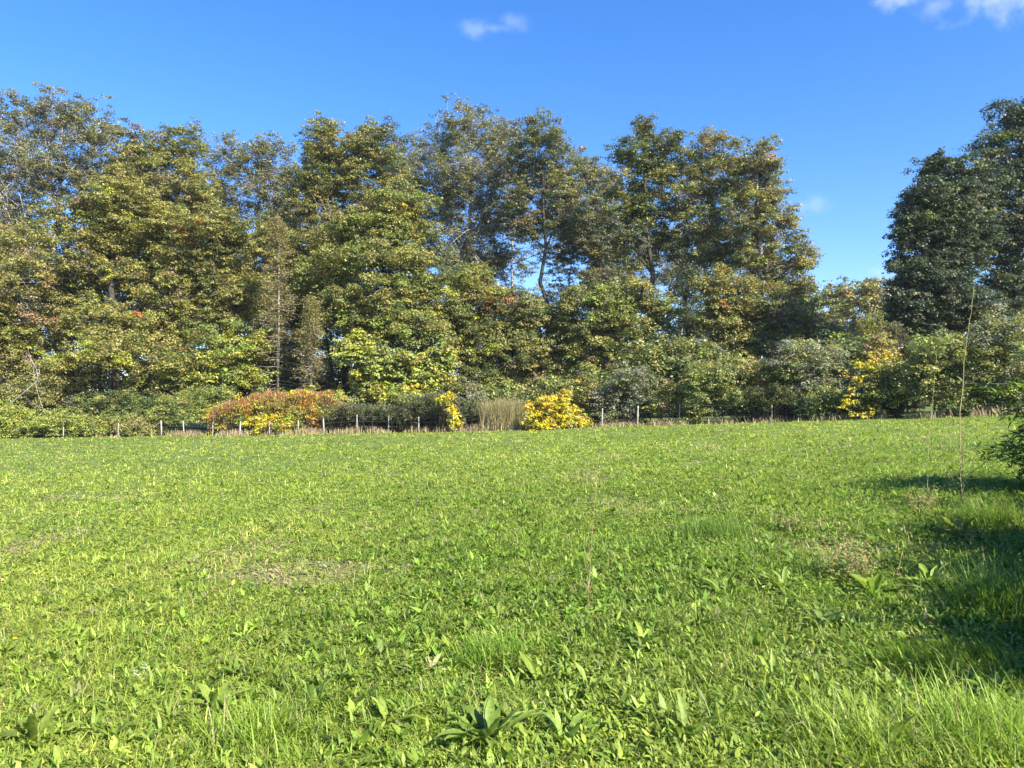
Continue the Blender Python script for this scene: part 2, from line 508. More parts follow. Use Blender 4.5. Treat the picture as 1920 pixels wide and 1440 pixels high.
G_BACK = 'tall oaks along the far edge of the meadow'
G_FRONT = 'lower spreading crowns in front of the tall oaks'
G_UNDER = 'young trees in the shade between the oaks'
TREES = [
    # label, base px, depth, blobs, palette, group, options
    ('tall thin-crowned oak at the far left edge, pale trunk showing through its sparse top', 105, 68,
     [(30, 240, 62, 56), (118, 226, 62, 50), (188, 262, 50, 58), (60, 320, 80, 60), (160, 340, 60, 60), (-50, 330, 80, 110), (20, 430, 90, 70)],
     P_GREY, G_BACK, dict(rho=.64, cr=.52, lpc=95, trunk_r=.42, bark=M_BARK_PALE, twigs=.7)),
    ('rusty-topped oak with two rounded heads, right of the tallest tree on the left', 300, 65,
     [(338, 285, 50, 46), (262, 300, 46, 52), (300, 370, 92, 66), (225, 350, 50, 50), (372, 380, 40, 66), (300, 480, 110, 80)],
     [(OLIVE, 4), (BROWN, 1.5), (GREEN, 2), (YOLIVE, 2.4)], G_BACK, dict(rho=.95, trunk_r=.4)),
    ('thin grey-green tree seen against the sky between two fuller oaks', 470, 72,
     [(432, 290, 34, 34), (490, 285, 42, 36), (470, 340, 58, 50), (420, 400, 40, 60), (505, 420, 40, 66), (465, 500, 60, 60), (535, 330, 34, 50), (405, 345, 34, 50), (530, 430, 40, 60)],
     P_GREY, G_BACK, dict(rho=.68, cr=.5, lpc=85, trunk_r=.26, bark=M_BARK_PALE, twigs=.7)),
    ('oak with two peaked heads above the yellow-green crown', 650, 65,
     [(607, 270, 44, 50), (700, 275, 44, 50), (650, 325, 80, 60), (585, 360, 44, 66), (735, 350, 40, 60), (650, 430, 95, 80), (600, 500, 60, 60)],
     P_OAK, G_BACK, dict(rho=.9, trunk_r=.4, twigs=.55)),
    ('tall open grey-leaved oak in the middle, white limbs forking inside it', 890, 70,
     [(880, 245, 62, 46), (820, 285, 38, 52), (940, 275, 40, 46), (880, 325, 84, 56), (835, 380, 44, 54), (910, 410, 60, 60), (870, 490, 66, 60)],
     P_GREY, G_BACK, dict(rho=.62, cr=.52, lpc=90, trunk_r=.42, bark=M_BARK_PALE, twigs=.85)),
    ('rounded oak on the right shoulder of the open grey-leaved oak', 1035, 66,
     [(1008, 265, 52, 46), (1040, 330, 52, 60), (975, 340, 40, 60), (1055, 400, 44, 54), (990, 420, 40, 44)],
     P_GREYG, G_BACK, dict(rho=.78, trunk_r=.30, bark=M_BARK_DARK, twigs=.7)),
    ('slim oak standing back in the dip of the skyline', 1120, 73,
     [(1102, 315, 36, 34), (1110, 375, 42, 52), (1120, 450, 46, 54), (1085, 430, 30, 44), (1130, 520, 50, 40)],
     P_GREY, G_BACK, dict(rho=.75, trunk_r=.26)),
    ('dark green oak with a sharply pointed top', 1215, 61,
     [(1208, 250, 22, 34), (1180, 300, 36, 44), (1240, 295, 44, 48), (1268, 262, 16, 22), (1205, 370, 66, 60), (1175, 440, 50, 54), (1240, 440, 44, 66)],
     [(GREEN, 4), (DGREEN, 3), (OLIVE, 2.2), (GREYG, 2)], G_BACK, dict(rho=.8, trunk_r=.34, bark=M_BARK_DARK, twigs=.6)),
    ('gold-tipped oak right of the pointed dark green one', 1322, 60,
     [(1340, 285, 42, 42), (1300, 320, 32, 44), (1330, 365, 56, 56), (1310, 440, 50, 60), (1350, 480, 50, 50)],
     [(OLIVE, 4), (GREYG, 2), (YOLIVE, 2.4), (BROWN, 1.2), (GREEN, 1.5)], G_BACK, dict(rho=.72, trunk_r=.3, bark=M_BARK_PALE, twigs=.7)),
    ('last oak of the row, its drooping side reaching toward the gap of open sky', 1425, 57,
     [(1420, 295, 34, 40), (1440, 350, 38, 46), (1410, 400, 56, 56), (1462, 420, 42, 44), (1440, 490, 66, 46), (1500, 485, 34, 36), (1395, 330, 28, 40), (1490, 540, 40, 30)],
     [(OLIVE, 4), (YOLIVE, 3), (GREYG, 2), (GREEN, 2), (BROWN, .5), (ORANGE, .05)], G_BACK, dict(rho=.74, trunk_r=.34, twigs=.6)),
    # front, lower crowns
    ('shaded brownish oak crown cut off by the left edge of the view', 10, 57,
     [(-50, 460, 80, 70), (20, 540, 80, 70), (-20, 640, 90, 70), (50, 655, 60, 66), (20, 740, 60, 40)],
     P_WARM, G_FRONT, dict(rho=1.0, bark=M_BARK_PALE)),
    ('broad olive-yellow oak crown with a dark hollow in its middle, left part of the row', 215, 59,
     [(215, 375, 62, 44), (170, 420, 70, 44), (265, 420, 74, 46), (120, 480, 66, 50), (325, 560, 62, 56), (130, 560, 60, 50),
      (200, 610, 86, 40), (290, 625, 70, 44), (205, 485, 40, 34), (235, 520, 40, 26)],
     P_OAKY, G_FRONT, dict(rho=1.0, fill=.12, trunk_r=.4)),
    ('low drooping olive skirt of foliage right above the green brambles', 200, 55,
     [(130, 690, 60, 44), (220, 665, 70, 40), (285, 715, 50, 40), (90, 740, 50, 34), (330, 690, 50, 44)],
     P_OAKY, G_FRONT, dict(rho=.95, cr=.65)),
    ('olive oak crown dotted with orange leaves, left of the brown larch', 405, 60,
     [(395, 430, 58, 46), (440, 455, 56, 46), (390, 510, 62, 50), (445, 560, 60, 50), (390, 610, 60, 50), (330, 470, 44, 50)],
     [(OLIVE, 5), (YOLIVE, 3), (GREEN, 2.5), (ORANGE, .12)], G_FRONT, dict(rho=.95)),
    ('leafy green crown hanging above the left end of the red and yellow hedge', 410, 55,
     [(400, 665, 54, 44), (455, 650, 44, 44), (360, 700, 44, 36), (445, 710, 50, 28)],
     P_LIME, G_FRONT, dict(rho=.95, cr=.6)),
    ('yellow-green oak crown spreading in shelves below the two-peaked oak', 705, 58,
     [(750, 385, 58, 34), (700, 420, 66, 34), (640, 450, 56, 36), (765, 430, 50, 30), (720, 490, 86, 38), (620, 520, 64, 44), (700, 560, 92, 40), (780, 560, 50, 40)],
     [(LIME, 2.2), (YOLIVE, 3), (OLIVE, 3), (GREEN, 3), (GOLD, .08)], G_FRONT, dict(rho=1.0, fill=.12, trunk_r=.36)),
    ('mid-green crown directly above the bright yellow-green maple', 690, 56,
     [(640, 590, 56, 36), (720, 610, 66, 36), (790, 620, 50, 36)],
     [(GREEN, 3), (LIME, 3), (OLIVE, 2)], G_FRONT, dict(rho=.95)),
    ('bright yellow-green maple behind the middle of the fence, dark hollow on its left', 720, 53,
     [(680, 650, 46, 26), (730, 680, 52, 28), (650, 665, 30, 24), (700, 715, 44, 28), (775, 700, 50, 34), (820, 680, 36, 34), (740, 745, 60, 24), (690, 750, 30, 22)],
     P_YG, G_FRONT, dict(rho=1.05, cr=.5, ls=.17, lpc=80)),
    ('olive crown with peach-coloured sprays in the centre of the row', 880, 58,
     [(870, 540, 58, 34), (920, 560, 46, 34), (840, 590, 50, 36), (900, 620, 60, 44), (860, 660, 50, 40), (935, 670, 44, 50), (905, 725, 60, 34)],
     P_MIX, G_FRONT, dict(rho=1.0)),
    ('dull green crown above the tan grass gap in the shrubs', 1020, 57,
     [(1010, 590, 52, 36), (960, 620, 40, 36), (1050, 620, 56, 44), (1000, 670, 66, 44), (1040, 710, 50, 34)],
     [(GREEN, 4), (OLIVE, 4), (YOLIVE, 1.5), (BROWN, .3)], G_FRONT, dict(rho=1.0)),
    ('yellowish oak crown just left of the ivy-dark trunk', 1180, 56,
     [(1110, 570, 46, 36), (1170, 560, 56, 36), (1230, 580, 40, 40), (1150, 620, 60, 44), (1225, 640, 36, 44), (1110, 670, 50, 40), (1180, 690, 60, 30)],
     [(OLIVE, 4), (YOLIVE, 2), (LIME, 2), (GREEN, 3), (BROWN, .4)], G_FRONT, dict(rho=1.0)),
    ('olive crown with orange flecks right of the ivy-dark trunk', 1375, 54,
     [(1355, 540, 44, 36), (1400, 570, 56, 40), (1350, 600, 40, 44), (1420, 620, 50, 40), (1370, 655, 56, 36), (1460, 590, 40, 34)],
     [(OLIVE, 4), (YOLIVE, 3), (GREEN, 2), (ORANGE, .16), (BROWN, .6)], G_FRONT, dict(rho=1.0)),
    ('mixed autumn tree with a gold streak at the foot of the open sky gap', 1500, 52,
     [(1460, 580, 30, 36), (1500, 600, 40, 36), (1480, 650, 50, 40), (1540, 640, 44, 40), (1430, 650, 40, 40)],
     [(OLIVE, 3), (GREEN, 3), (GREYG, 3), (GOLD, .4), (BROWN, .8)], G_FRONT, dict(rho=1.0, cr=.6)),
    ('olive tree filling the wood behind the two half-bare larches', 525, 66, [(520, 470, 60, 60), (500, 580, 70, 70), (570, 570, 60, 60), (530, 690, 90, 70)], P_WARM, G_FRONT, dict(rho=.9)),
    # shaded young trees
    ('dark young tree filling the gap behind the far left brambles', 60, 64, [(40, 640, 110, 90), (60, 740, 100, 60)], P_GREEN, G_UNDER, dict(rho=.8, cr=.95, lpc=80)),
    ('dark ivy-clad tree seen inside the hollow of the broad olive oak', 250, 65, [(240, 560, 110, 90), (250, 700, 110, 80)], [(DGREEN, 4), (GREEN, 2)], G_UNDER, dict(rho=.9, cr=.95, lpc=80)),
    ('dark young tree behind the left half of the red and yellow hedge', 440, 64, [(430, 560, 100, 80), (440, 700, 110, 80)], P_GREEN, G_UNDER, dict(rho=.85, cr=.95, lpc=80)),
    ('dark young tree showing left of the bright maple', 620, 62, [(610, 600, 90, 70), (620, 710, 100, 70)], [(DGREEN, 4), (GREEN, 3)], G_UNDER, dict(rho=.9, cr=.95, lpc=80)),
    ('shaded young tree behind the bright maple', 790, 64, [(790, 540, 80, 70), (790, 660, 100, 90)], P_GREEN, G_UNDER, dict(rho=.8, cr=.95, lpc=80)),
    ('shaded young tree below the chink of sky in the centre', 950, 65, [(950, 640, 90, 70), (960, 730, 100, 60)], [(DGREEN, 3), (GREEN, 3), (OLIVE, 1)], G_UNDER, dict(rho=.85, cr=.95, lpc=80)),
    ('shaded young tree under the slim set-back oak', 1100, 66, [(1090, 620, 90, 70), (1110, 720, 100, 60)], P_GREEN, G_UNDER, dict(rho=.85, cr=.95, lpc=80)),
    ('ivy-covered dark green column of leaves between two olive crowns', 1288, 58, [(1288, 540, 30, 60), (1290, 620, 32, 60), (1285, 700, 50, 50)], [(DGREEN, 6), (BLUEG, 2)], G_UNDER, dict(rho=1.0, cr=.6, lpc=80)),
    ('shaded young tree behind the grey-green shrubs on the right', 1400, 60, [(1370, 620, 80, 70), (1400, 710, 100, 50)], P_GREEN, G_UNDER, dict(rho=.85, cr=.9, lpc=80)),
]
for _lab, _b, _x, _kw in [
        ('thin tall tree filling the notch right of the thin grey-green one', 560, [(560, 400, 44, 70), (545, 500, 50, 50)], {}),
        ('thin tall tree between the two-peaked oak and the open grey-leaved oak', 785, [(768, 300, 36, 44), (775, 340, 42, 56), (790, 400, 60, 60), (780, 480, 70, 50)], {}),
        ('thin tall tree behind the open grey-leaved oak', 955, [(955, 320, 44, 70), (950, 410, 60, 56), (930, 490, 60, 34), (1060, 450, 50, 40)], {}),
        ('thin tall tree left of the pointed dark green oak', 1150, [(1150, 360, 46, 60), (1140, 450, 60, 60), (1060, 390, 40, 50)], {}),
        ('thin tall tree right of the pointed dark green oak', 1280, [(1275, 360, 44, 66), (1275, 460, 56, 56), (1290, 530, 50, 40)], {}),
        ('thin tree standing in the chink of sky in the centre', 1045, [(1045, 500, 34, 40), (1075, 470, 40, 44), (1050, 560, 50, 30)], {}),
        ('leafy back tree between the open oak and the chink of sky', 925, [(920, 500, 60, 50), (850, 500, 60, 50), (945, 560, 44, 30)], {}),
        ('leafy back tree below the pointed dark green oak', 1200, [(1180, 480, 60, 60), (1240, 510, 60, 50), (1130, 530, 50, 40)], {}),
        ('thin tall tree behind the last oak of the row', 1385, [(1385, 380, 50, 66), (1390, 470, 66, 56), (1450, 520, 66, 36)], {})]:
    TREES.append((_lab, _b, 75, _x, P_GREY, 'thin trees behind the tall oaks', dict(rho=.52, cr=.52, lpc=88, trunk_r=.2, bark=M_BARK_PALE, twigs=.7)))
# rows of trees deeper in the wood
_rw = np.random.RandomState(12)
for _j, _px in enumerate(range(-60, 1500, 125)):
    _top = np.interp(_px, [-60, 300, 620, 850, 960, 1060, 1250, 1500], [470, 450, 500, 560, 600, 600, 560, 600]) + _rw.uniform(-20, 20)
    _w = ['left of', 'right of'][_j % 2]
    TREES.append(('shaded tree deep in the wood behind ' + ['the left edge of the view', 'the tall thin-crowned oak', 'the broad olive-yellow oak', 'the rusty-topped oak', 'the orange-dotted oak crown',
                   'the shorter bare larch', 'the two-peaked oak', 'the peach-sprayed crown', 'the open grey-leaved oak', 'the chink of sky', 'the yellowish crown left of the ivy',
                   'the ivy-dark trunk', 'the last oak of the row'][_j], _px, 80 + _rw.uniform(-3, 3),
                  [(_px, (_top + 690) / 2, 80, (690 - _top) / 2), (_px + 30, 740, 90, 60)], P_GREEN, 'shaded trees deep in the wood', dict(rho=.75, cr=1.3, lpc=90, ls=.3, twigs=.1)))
# trees far behind, in the gap
FAR = [
    ('far round-topped oak touching the left side of the sky gap', 1510, 118, [(1505, 570, 36, 34), (1520, 620, 44, 44)], P_WARM),
    ('far olive oak in the middle of the sky gap', 1570, 126, [(1565, 568, 34, 32), (1590, 560, 26, 28), (1575, 620, 50, 44)], P_OAKY),
    ('far brownish oak beside the dark right-hand trees', 1630, 116, [(1622, 560, 30, 32), (1650, 565, 30, 34), (1635, 620, 50, 48)], P_WARM),
    ('far tree hidden mostly behind the dark right-hand trees', 1700, 120, [(1690, 560, 40, 30), (1700, 620, 50, 40)], P_OAK),
]
i = 0
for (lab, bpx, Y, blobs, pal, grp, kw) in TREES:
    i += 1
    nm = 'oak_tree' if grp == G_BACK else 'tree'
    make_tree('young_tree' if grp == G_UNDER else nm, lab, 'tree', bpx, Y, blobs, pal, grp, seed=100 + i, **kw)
for (lab, bpx, Y, blobs, pal) in FAR:
    i += 1
    make_tree('distant_tree', lab, 'tree', bpx, Y, blobs, pal, 'distant trees beyond the gap', seed=100 + i, cr=1.1, ls=.34, lpc=70, rho=1.0, trunk_r=.3, twigs=.15)

G_RIGHT = 'dark trees at the right edge'
RIGHT = [
    ('dark tree with an open fan-shaped crown left of the tallest right-hand tree', 1808, 45,
     [(1770, 325, 44, 38), (1735, 370, 44, 46), (1800, 385, 48, 44), (1700, 430, 38, 40), (1760, 450, 54, 36), (1810, 480, 46, 40), (1715, 500, 46, 40), (1690, 560, 36, 44), (1750, 400, 60, 50), (1835, 355, 34, 50), (1835, 430, 44, 50), (1765, 500, 60, 44), (1740, 560, 60, 40), (1770, 545, 60, 36), (1720, 585, 44, 34), (1775, 605, 50, 30), (1835, 600, 40, 30), (1700, 610, 36, 26), (1820, 575, 40, 30)],
     P_DARK, dict(rho=1.05, cr=.5, ls=.12, lpc=135, trunk_r=.34, bark=M_BARK_DARK, twigs=.6)),
    ('tallest dark tree cut by the right edge of the view', 1915, 47,
     [(1910, 225, 48, 44), (1860, 285, 34, 40), (1930, 310, 60, 60), (1870, 360, 46, 48), (1920, 430, 60, 50), (1865, 460, 44, 44), (1900, 530, 60, 44), (1960, 560, 60, 60), (1990, 400, 70, 90), (1880, 590, 50, 34)],
     P_DARK, dict(rho=1.05, cr=.52, ls=.12, lpc=120, trunk_r=.34, bark=M_BARK_DARK, twigs=.5)),
    ('shadowy low tree under the fan-shaped dark crown', 1720, 50,
     [(1700, 600, 40, 34), (1750, 610, 50, 34), (1850, 610, 50, 40), (1900, 620, 50, 40)],
     [(DGREEN, 3), (BLUEG, 3), (GREEN, .8)], dict(rho=.75, cr=.6, lpc=80, bark=M_BARK_DARK)),
]
for (lab, bpx, Y, blobs, pal, kw) in RIGHT:
    i += 1
    make_tree('dark_tree', lab, 'tree', bpx, Y, blobs, pal, G_RIGHT, seed=100 + i, **kw)


# ------------------------------------------------------------------ larches: bare trunk, many thin side branches, sparse brown needles
def larch(label, px, Y, top, bot_px, halfw, seed, green=0.3):
    rng = np.random.RandomState(seed)
    base = on_ground(px, Y)
    t = thing('larch_tree', base, label, 'tree', 'thin half-bare larches')
    topz = at(px, top, Y)[2]
    items = [([base, base * .5 + np.array([base[0] + .1, base[1], topz]) * .5, np.array([base[0], base[1], topz])], [.13, .09, .02])]
    P, C = [], []
    for j in range(170):
        u = rng.uniform(0.12, 0.99)
        z = base[2] + (topz - base[2]) * u
        az = rng.uniform(0, 6.28)
        L = halfw * Y / F * (1.05 - u) ** 0.6 * rng.uniform(.5, 1.1)
        p0 = np.array([base[0], base[1], z])
        d = np.array([math.cos(az), math.sin(az), 0])
        pm = p0 + d * L * .5 + np.array([0, 0, -.05 * L]); pe = p0 + d * L + np.array([0, 0, -.02 * L + rng.normal() * .2])
        items.append(([p0, pm, pe], [.028, .018, .006]))
        if u > 0.35 or rng.rand() < .3:
            for q in range(int(5 + 14 * u)):
                s = rng.uniform(.15, 1.05)
                P.append(p0 + (pe - p0) * s + rng.normal(size=3) * .16)
    P = np.array(P)
    c = palette_pick(rng, [(BROWN, 4), (OLIVE, 3), (GREEN, 2 * green + .3), (YOLIVE, 1.4)], len(P))
    V, cc = leaf_cloud(rng, P, np.full(len(P), .22), c, 8, .085, .8)
    quads_object('crown', V, cc, M_LEAF, t)
    tubes('trunk', items, M_BARK_MID, t, sides=4)


larch('tall brownish half-bare larch, its pale trunk showing left of the centre', 520, 55.5, 405, 0, 66, 301)
larch('shorter bare grey larch behind the red and yellow hedge', 582, 53.5, 560, 0, 52, 302, .1)

# ------------------------------------------------------------------ pale dead limbs at the left edge
def dead_limb(label, pts, r0):
    P = [at(a, b, Y) for a, b, Y in pts]
    base = P[0].copy()
    t = thing('dead_tree', base, label, 'dead tree', 'pale dead limbs in the woodland edge')
    items = [(P, list(np.linspace(r0, r0 * .25, len(P))))]
    rng = np.random.RandomState(int(abs(pts[0][0])) + 5)
    for j in range(1, len(P) - 1):
        for s in range(2):
            e = P[j] + np.array([rng.normal() * .7, rng.normal() * .4, rng.uniform(.3, 1.1)])
            items.append(([P[j], (P[j] + e) / 2 + rng.normal(size=3) * .1, e], [r0 * .4, r0 * .3, r0 * .08]))
    tubes('trunk', items, M_BARK_MID, t, sides=5)


gz = on_ground(-10, 53)
dead_limb('pale leaning dead trunk low at the left edge', [(-30, 812, 53), (5, 768, 52.6), (40, 740, 52.4), (72, 712, 52.2), (68, 690, 52.2), (52, 665, 52.1)], .075)
dead_limb('thin white dead sapling right of the leaning dead trunk', [(92, 815, 53), (80, 765, 52.4), (70, 735, 52.3), (62, 690, 52.3), (52, 655, 52.3)], .035)
dead_limb('bare pale snag poking out of the centre right undergrowth', [(1405, 780, 48), (1385, 690, 46), (1365, 665, 45.4), (1345, 655, 45)], .04)


# ------------------------------------------------------------------ shrubs along the fence
def shrub(label, blobs, dy, pal, seed, name='shrub', group='shrubs behind the wire fence', cr=.34, ls=.085, lpc=85, rho=1.0, **kw):
    px = blobs[0][0]
    Y = yf(px) + dy
    pal = [(tuple(v * (1.32 if max(p) < .35 else 1.0) for v in p), w) for p, w in pal]
    kw.setdefault('twigs', .12); kw.setdefault('trunk_r', .05); kw.setdefault('stems', 3); kw.setdefault('flat', .8)
    kw.setdefault('fill', .3)
    return make_tree(name, label, 'shrub', px, Y, blobs, pal, group, cr=cr, rho=rho, lpc=lpc, ls=ls, seed=seed, **kw)


BRAM = [(LIME, 5), (GREEN, 2.5), (OLIVE, 3), (YELLOWG, 2)]
shrub('low yellow-green bramble bank at the far left', [(60, 799, 75, 28), (-20, 796, 70, 32), (130, 797, 60, 26), (180, 799, 40, 22), (20, 785, 50, 24)], 1.2, BRAM, 401, 'bramble_bush')
shrub('low rounded olive bush right of the first fence post', [(255, 803, 32, 20), (285, 800, 26, 22), (240, 795, 24, 16)], 1.5, [(OLIVE, 4), (GREEN, 2), (BROWN, 1)], 402)
shrub('medium green shrub with a pale yellow top behind the second and third posts', [(340, 770, 50, 34), (390, 755, 44, 30), (300, 785, 30, 26), (420, 745, 30, 20)], 3.0, [(GREEN, 4), (LIME, 2.5), (OLIVE, 1.5)], 403)
shrub('dark bush in the shade above the low rounded olive bush', [(240, 765, 60, 34), (170, 765, 50, 30), (300, 760, 30, 26)], 3.4, [(DGREEN, 3), (GREEN, 2), (OLIVE, 1)], 421)
# the autumn hedge: yellow leaves below, rusty shoots above
HB = [(425, 782, 32, 26), (470, 775, 40, 30), (520, 768, 45, 32), (575, 768, 45, 34), (620, 772, 34, 32), (400, 787, 16, 22), (545, 795, 70, 20)]
autumn = shrub('long red and yellow autumn hedge behind the fence posts', HB, 1.0, [(YELLOW, 3), (ORANGE, 1.2), ((.34, .34, .05), 4), (GOLD, 1.2), (OLIVE, 2), (GREEN, 1.5), (LIME, 2)], 404, 'autumn_hedge', rho=.85)
rng = np.random.RandomState(44)
items = []; P = []
n = 7000
px = rng.uniform(388, 652, n)
topy = np.interp(px, [388, 420, 470, 560, 620, 652], [772, 752, 742, 735, 738, 765])
Ys = 48.9 + .9 + rng.normal(size=n) * .8
base = np.array([at(a, b + rng.exponential(13) + 16 * (float(vnoise(a, y * 3, 14, 51)) - .35), y) for a, b, y in zip(px, topy, Ys)])
V = strips(base, rng.uniform(0, 6.28, n), np.abs(rng.normal(0, .25, n)), rng.uniform(-.2, .3, n), rng.uniform(.08, .24, n), rng.uniform(.02, .05, n), PROF_LEAF)
quads_object('shoots', V, palette_pick(rng, [((.24, .09, .055), 5), ((.36, .14, .06), 3), ((.20, .15, .08), 4), (GOLD, 1.0), (LIME, 1)], n), M_DRY, autumn, faces=STRIP_F)

COTO = [(GREYG, 6), (GREEN, 3), (DGREEN, 1), ((.22, .24, .16), 2)]


def arching(label, blobs, dy, pal, seed, n_st=120, group='grey-green arching shrubs', leafw=.05, name='arching_shrub', up=.8, material=None, leafl=.12, dens=26, cat='shrub'):
    rng = np.random.RandomState(seed)
    px = blobs[0][0]; Y = yf(px) + dy
    base = on_ground(px, Y)
    t = thing(name, base, label, cat, group)
    k = Y / F
    items = []; B = []; A = []; T = []
    for (bx, by, rx, ry) in blobs:
        c = at(bx, by, Y)
        g = float(h(c[0], c[1]))
        R = rx * k; top = c[2] + ry * k - g
        for j in range(n_st // len(blobs)):
            az = rng.uniform(0, 6.28)
            b0 = np.array([c[0] + rng.normal() * R * .3, Y + rng.normal() * R * .3, g])
            b0[2] = float(h(b0[0], b0[1]))
            reach = R * rng.uniform(.4, 1.1); hh = top * rng.uniform(.45, 1.0)
            pts = []
            for q in range(7):
                u = q / 6
                r = reach * u ** 1.2
                z = hh * (1 - (1 - u * 1.35) ** 2) if up < 1 else hh * math.sin(u * 2.2) / 1.0
                pts.append(b0 + np.array([math.cos(az) * r, math.sin(az) * r, max(z, 0.05)]))
            items.append((pts, list(np.linspace(.02, .006, 7))))
            m = dens
            for q in range(m):
                u = rng.uniform(.25, 1) * 5.99
                a = int(u); f = u - a
                p = pts[a] * (1 - f) + pts[a + 1] * f
                B.append(p + rng.normal(size=3) * .05); A.append(az + rng.choice([-1, 1]) * rng.uniform(.5, 1.3)); T.append(rng.uniform(.7, 1.9))
    B = np.array(B); nn = len(B)
    V = strips(B, np.array(A), np.array(T), rng.uniform(-.2, .6, nn), leafl * rng.uniform(.7, 1.4, nn), leafw * rng.uniform(.7, 1.4, nn), PROF_LEAF)
    quads_object('foliage', V, 1.4 * palette_pick(rng, pal, nn, .3), material or M_LEAF, t, faces=STRIP_F)
    tubes('stems', items, M_BARK_DARK, t, sides=3)
    return t


arching('grey-green arching shrub just right of the red and yellow hedge', [(640, 782, 34, 26), (680, 778, 40, 22), (715, 785, 30, 26)], 1.0, COTO, 405, 260, dens=44)
arching('largest dark grey-green arching shrub, centre of the fence', [(790, 775, 52, 38), (760, 785, 40, 24), (825, 770, 40, 38), (870, 775, 40, 30)], 1.0, COTO, 406, 520, dens=46)
shrub('grey-green feathery shrub between the yellow vine and the tan grass', [(885, 760, 30, 34), (870, 785, 26, 24), (900, 790, 20, 18)], 1.6, [(GREYG, 5), (GREEN, 2)], 407)
shrub('bright yellow vine spilling down the right of the largest arching shrub', [(852, 785, 10, 16), (848, 768, 8, 14), (858, 795, 10, 10), (842, 748, 9, 14), (830, 752, 8, 8)], -.9, [(YELLOW, 6), (YELLOWG, 2)], 408, 'yellow_vine', cr=.2, ls=.10, lpc=34, rho=.7)
shrub('blazing yellow bush in the centre of the fence line', [(1035, 775, 40, 32), (1070, 790, 30, 22), (1010, 790, 22, 22), (1050, 755, 24, 16), (1085, 797, 14, 14), (1030, 800, 40, 14), (1062, 742, 10, 10), (1008, 762, 12, 12), (1098, 792, 12, 10)], -.6,
      [(YELLOW, 6), (GOLD, 2.5), (YELLOWG, 2), (OLIVE, 1.2), (GREEN, .5)], 409, 'yellow_bush', cr=.24, ls=.10, lpc=52, rho=.85, fill=.5)
shrub('dark green shrub with a thin gold tip right of the yellow bush', [(1105, 765, 32, 32), (1098, 730, 24, 30), (1120, 780, 24, 20)], 1.4, [(GREEN, 3), (OLIVE, 3), (DGREEN, 2), (GOLD, .3)], 410)
shrub('dusty grey-green shrub around two fence posts right of the yellow bush', [(1170, 750, 44, 46), (1140, 770, 30, 34), (1200, 770, 36, 34), (1185, 715, 40, 24)], 1.2, [(GREYG, 5), (DGREEN, 2), (GREEN, 1)], 411)
shrub('rust-tinted shrub above the leaning pale post', [(1262, 750, 32, 30), (1240, 765, 26, 20), (1280, 770, 20, 18), (1262, 730, 24, 16)], 0.5, [(OLIVE, 3), (BROWN, 3), (YELLOWG, 1), (GREEN, 2)], 412)
shrub('glossy mid-green hedge shrub right of the leaning pale post', [(1345, 740, 50, 44), (1310, 765, 30, 30), (1385, 755, 40, 34), (1330, 705, 44, 22)], 0.6, [(GREEN, 5), (DGREEN, 2), (OLIVE, 1.3), (LIME, .6)], 413)
shrub('shrub with dull red patches atop the right-hand hedge', [(1420, 700, 50, 26), (1450, 715, 40, 26), (1385, 705, 34, 20)], 2.4, [(OLIVE, 3), (GREEN, 3), (RUST, .5), (BROWN, 1)], 414)
arching('dark arching shrub in front of the right-hand hedge', [(1440, 755, 44, 36), (1475, 760, 36, 32), (1420, 770, 30, 24)], .6, [(DGREEN, 4), (GREEN, 2), (GREYG, 1.5)], 415, 380, dens=44)
shrub('soft grey-green shrub standing behind the dark arching one', [(1520, 685, 46, 42), (1560, 690, 44, 40), (1480, 680, 40, 34), (1540, 735, 50, 34)], 2.0, [(GREYG, 5), (GREEN, 2), (OLIVE, 1.3)], 416)
shrub('mottled green shrub left of the yellow-sprayed bush', [(1545, 755, 34, 28), (1515, 765, 26, 20), (1575, 765, 20, 20)], 0.4, [(GREEN, 4), (DGREEN, 3), (LIME, 1)], 417)
yb = shrub('dark green bush with a golden spray over its left shoulder', [(1645, 735, 50, 40), (1620, 750, 40, 32), (1680, 750, 34, 34), (1660, 700, 36, 26)], .6, [(GREEN, 4), (DGREEN, 3), (OLIVE, 1), (LIME, .6)], 418, 'yellow_sprayed_bush')
rng = np.random.RandomState(77)
cen = []
for (a, b, ra, rb, m) in [(1630, 688, 46, 9, 30), (1660, 672, 30, 12, 18), (1600, 708, 26, 8, 10), (1597, 750, 18, 20, 9), (1625, 774, 34, 8, 12), (1590, 768, 16, 12, 7)]:
    for _ in range(m):
        cen.append(at(a + rng.normal() * ra * .5, b + rng.normal() * rb * .6 - (0 if ra < 30 else 0), yf(1640) + .6 - 1.25 + rng.normal() * .2))
cen = np.array(cen)
V, c = leaf_cloud(rng, cen, np.full(len(cen), .19), palette_pick(rng, [(YELLOW, 4), (GOLD, 3), (YOLIVE, 2)], len(cen)), 13, .10)
quads_object('golden_leaves', V, c, M_LEAF, yb)
shrub('leafy green shrub behind the tall dead stalks', [(1760, 700, 60, 50), (1720, 720, 40, 40), (1800, 720, 44, 40), (1750, 660, 40, 26), (1780, 740, 60, 24)], 0.4, [(GREEN, 4), (OLIVE, 3), (DGREEN, 2), (LIME, 1)], 419)
shrub('tall pale-leaved shrub at the right edge with upright shoots', [(1880, 650, 50, 44), (1840, 670, 40, 40), (1930, 660, 60, 60), (1900, 710, 50, 40), (1860, 620, 30, 20)], .6, [(OLIVE, 3), (GREEN, 3), (GREYG, 3), (YELLOWG, .8)], 420)
shrub('orange-brown thin shrub behind the golden spray', [(1648, 650, 20, 26), (1640, 670, 20, 16), (1665, 665, 16, 14)], 2.0, [((.40, .27, .13), 3), (BROWN, 4), (GOLD, .7), (OLIVE, 3)], 422)
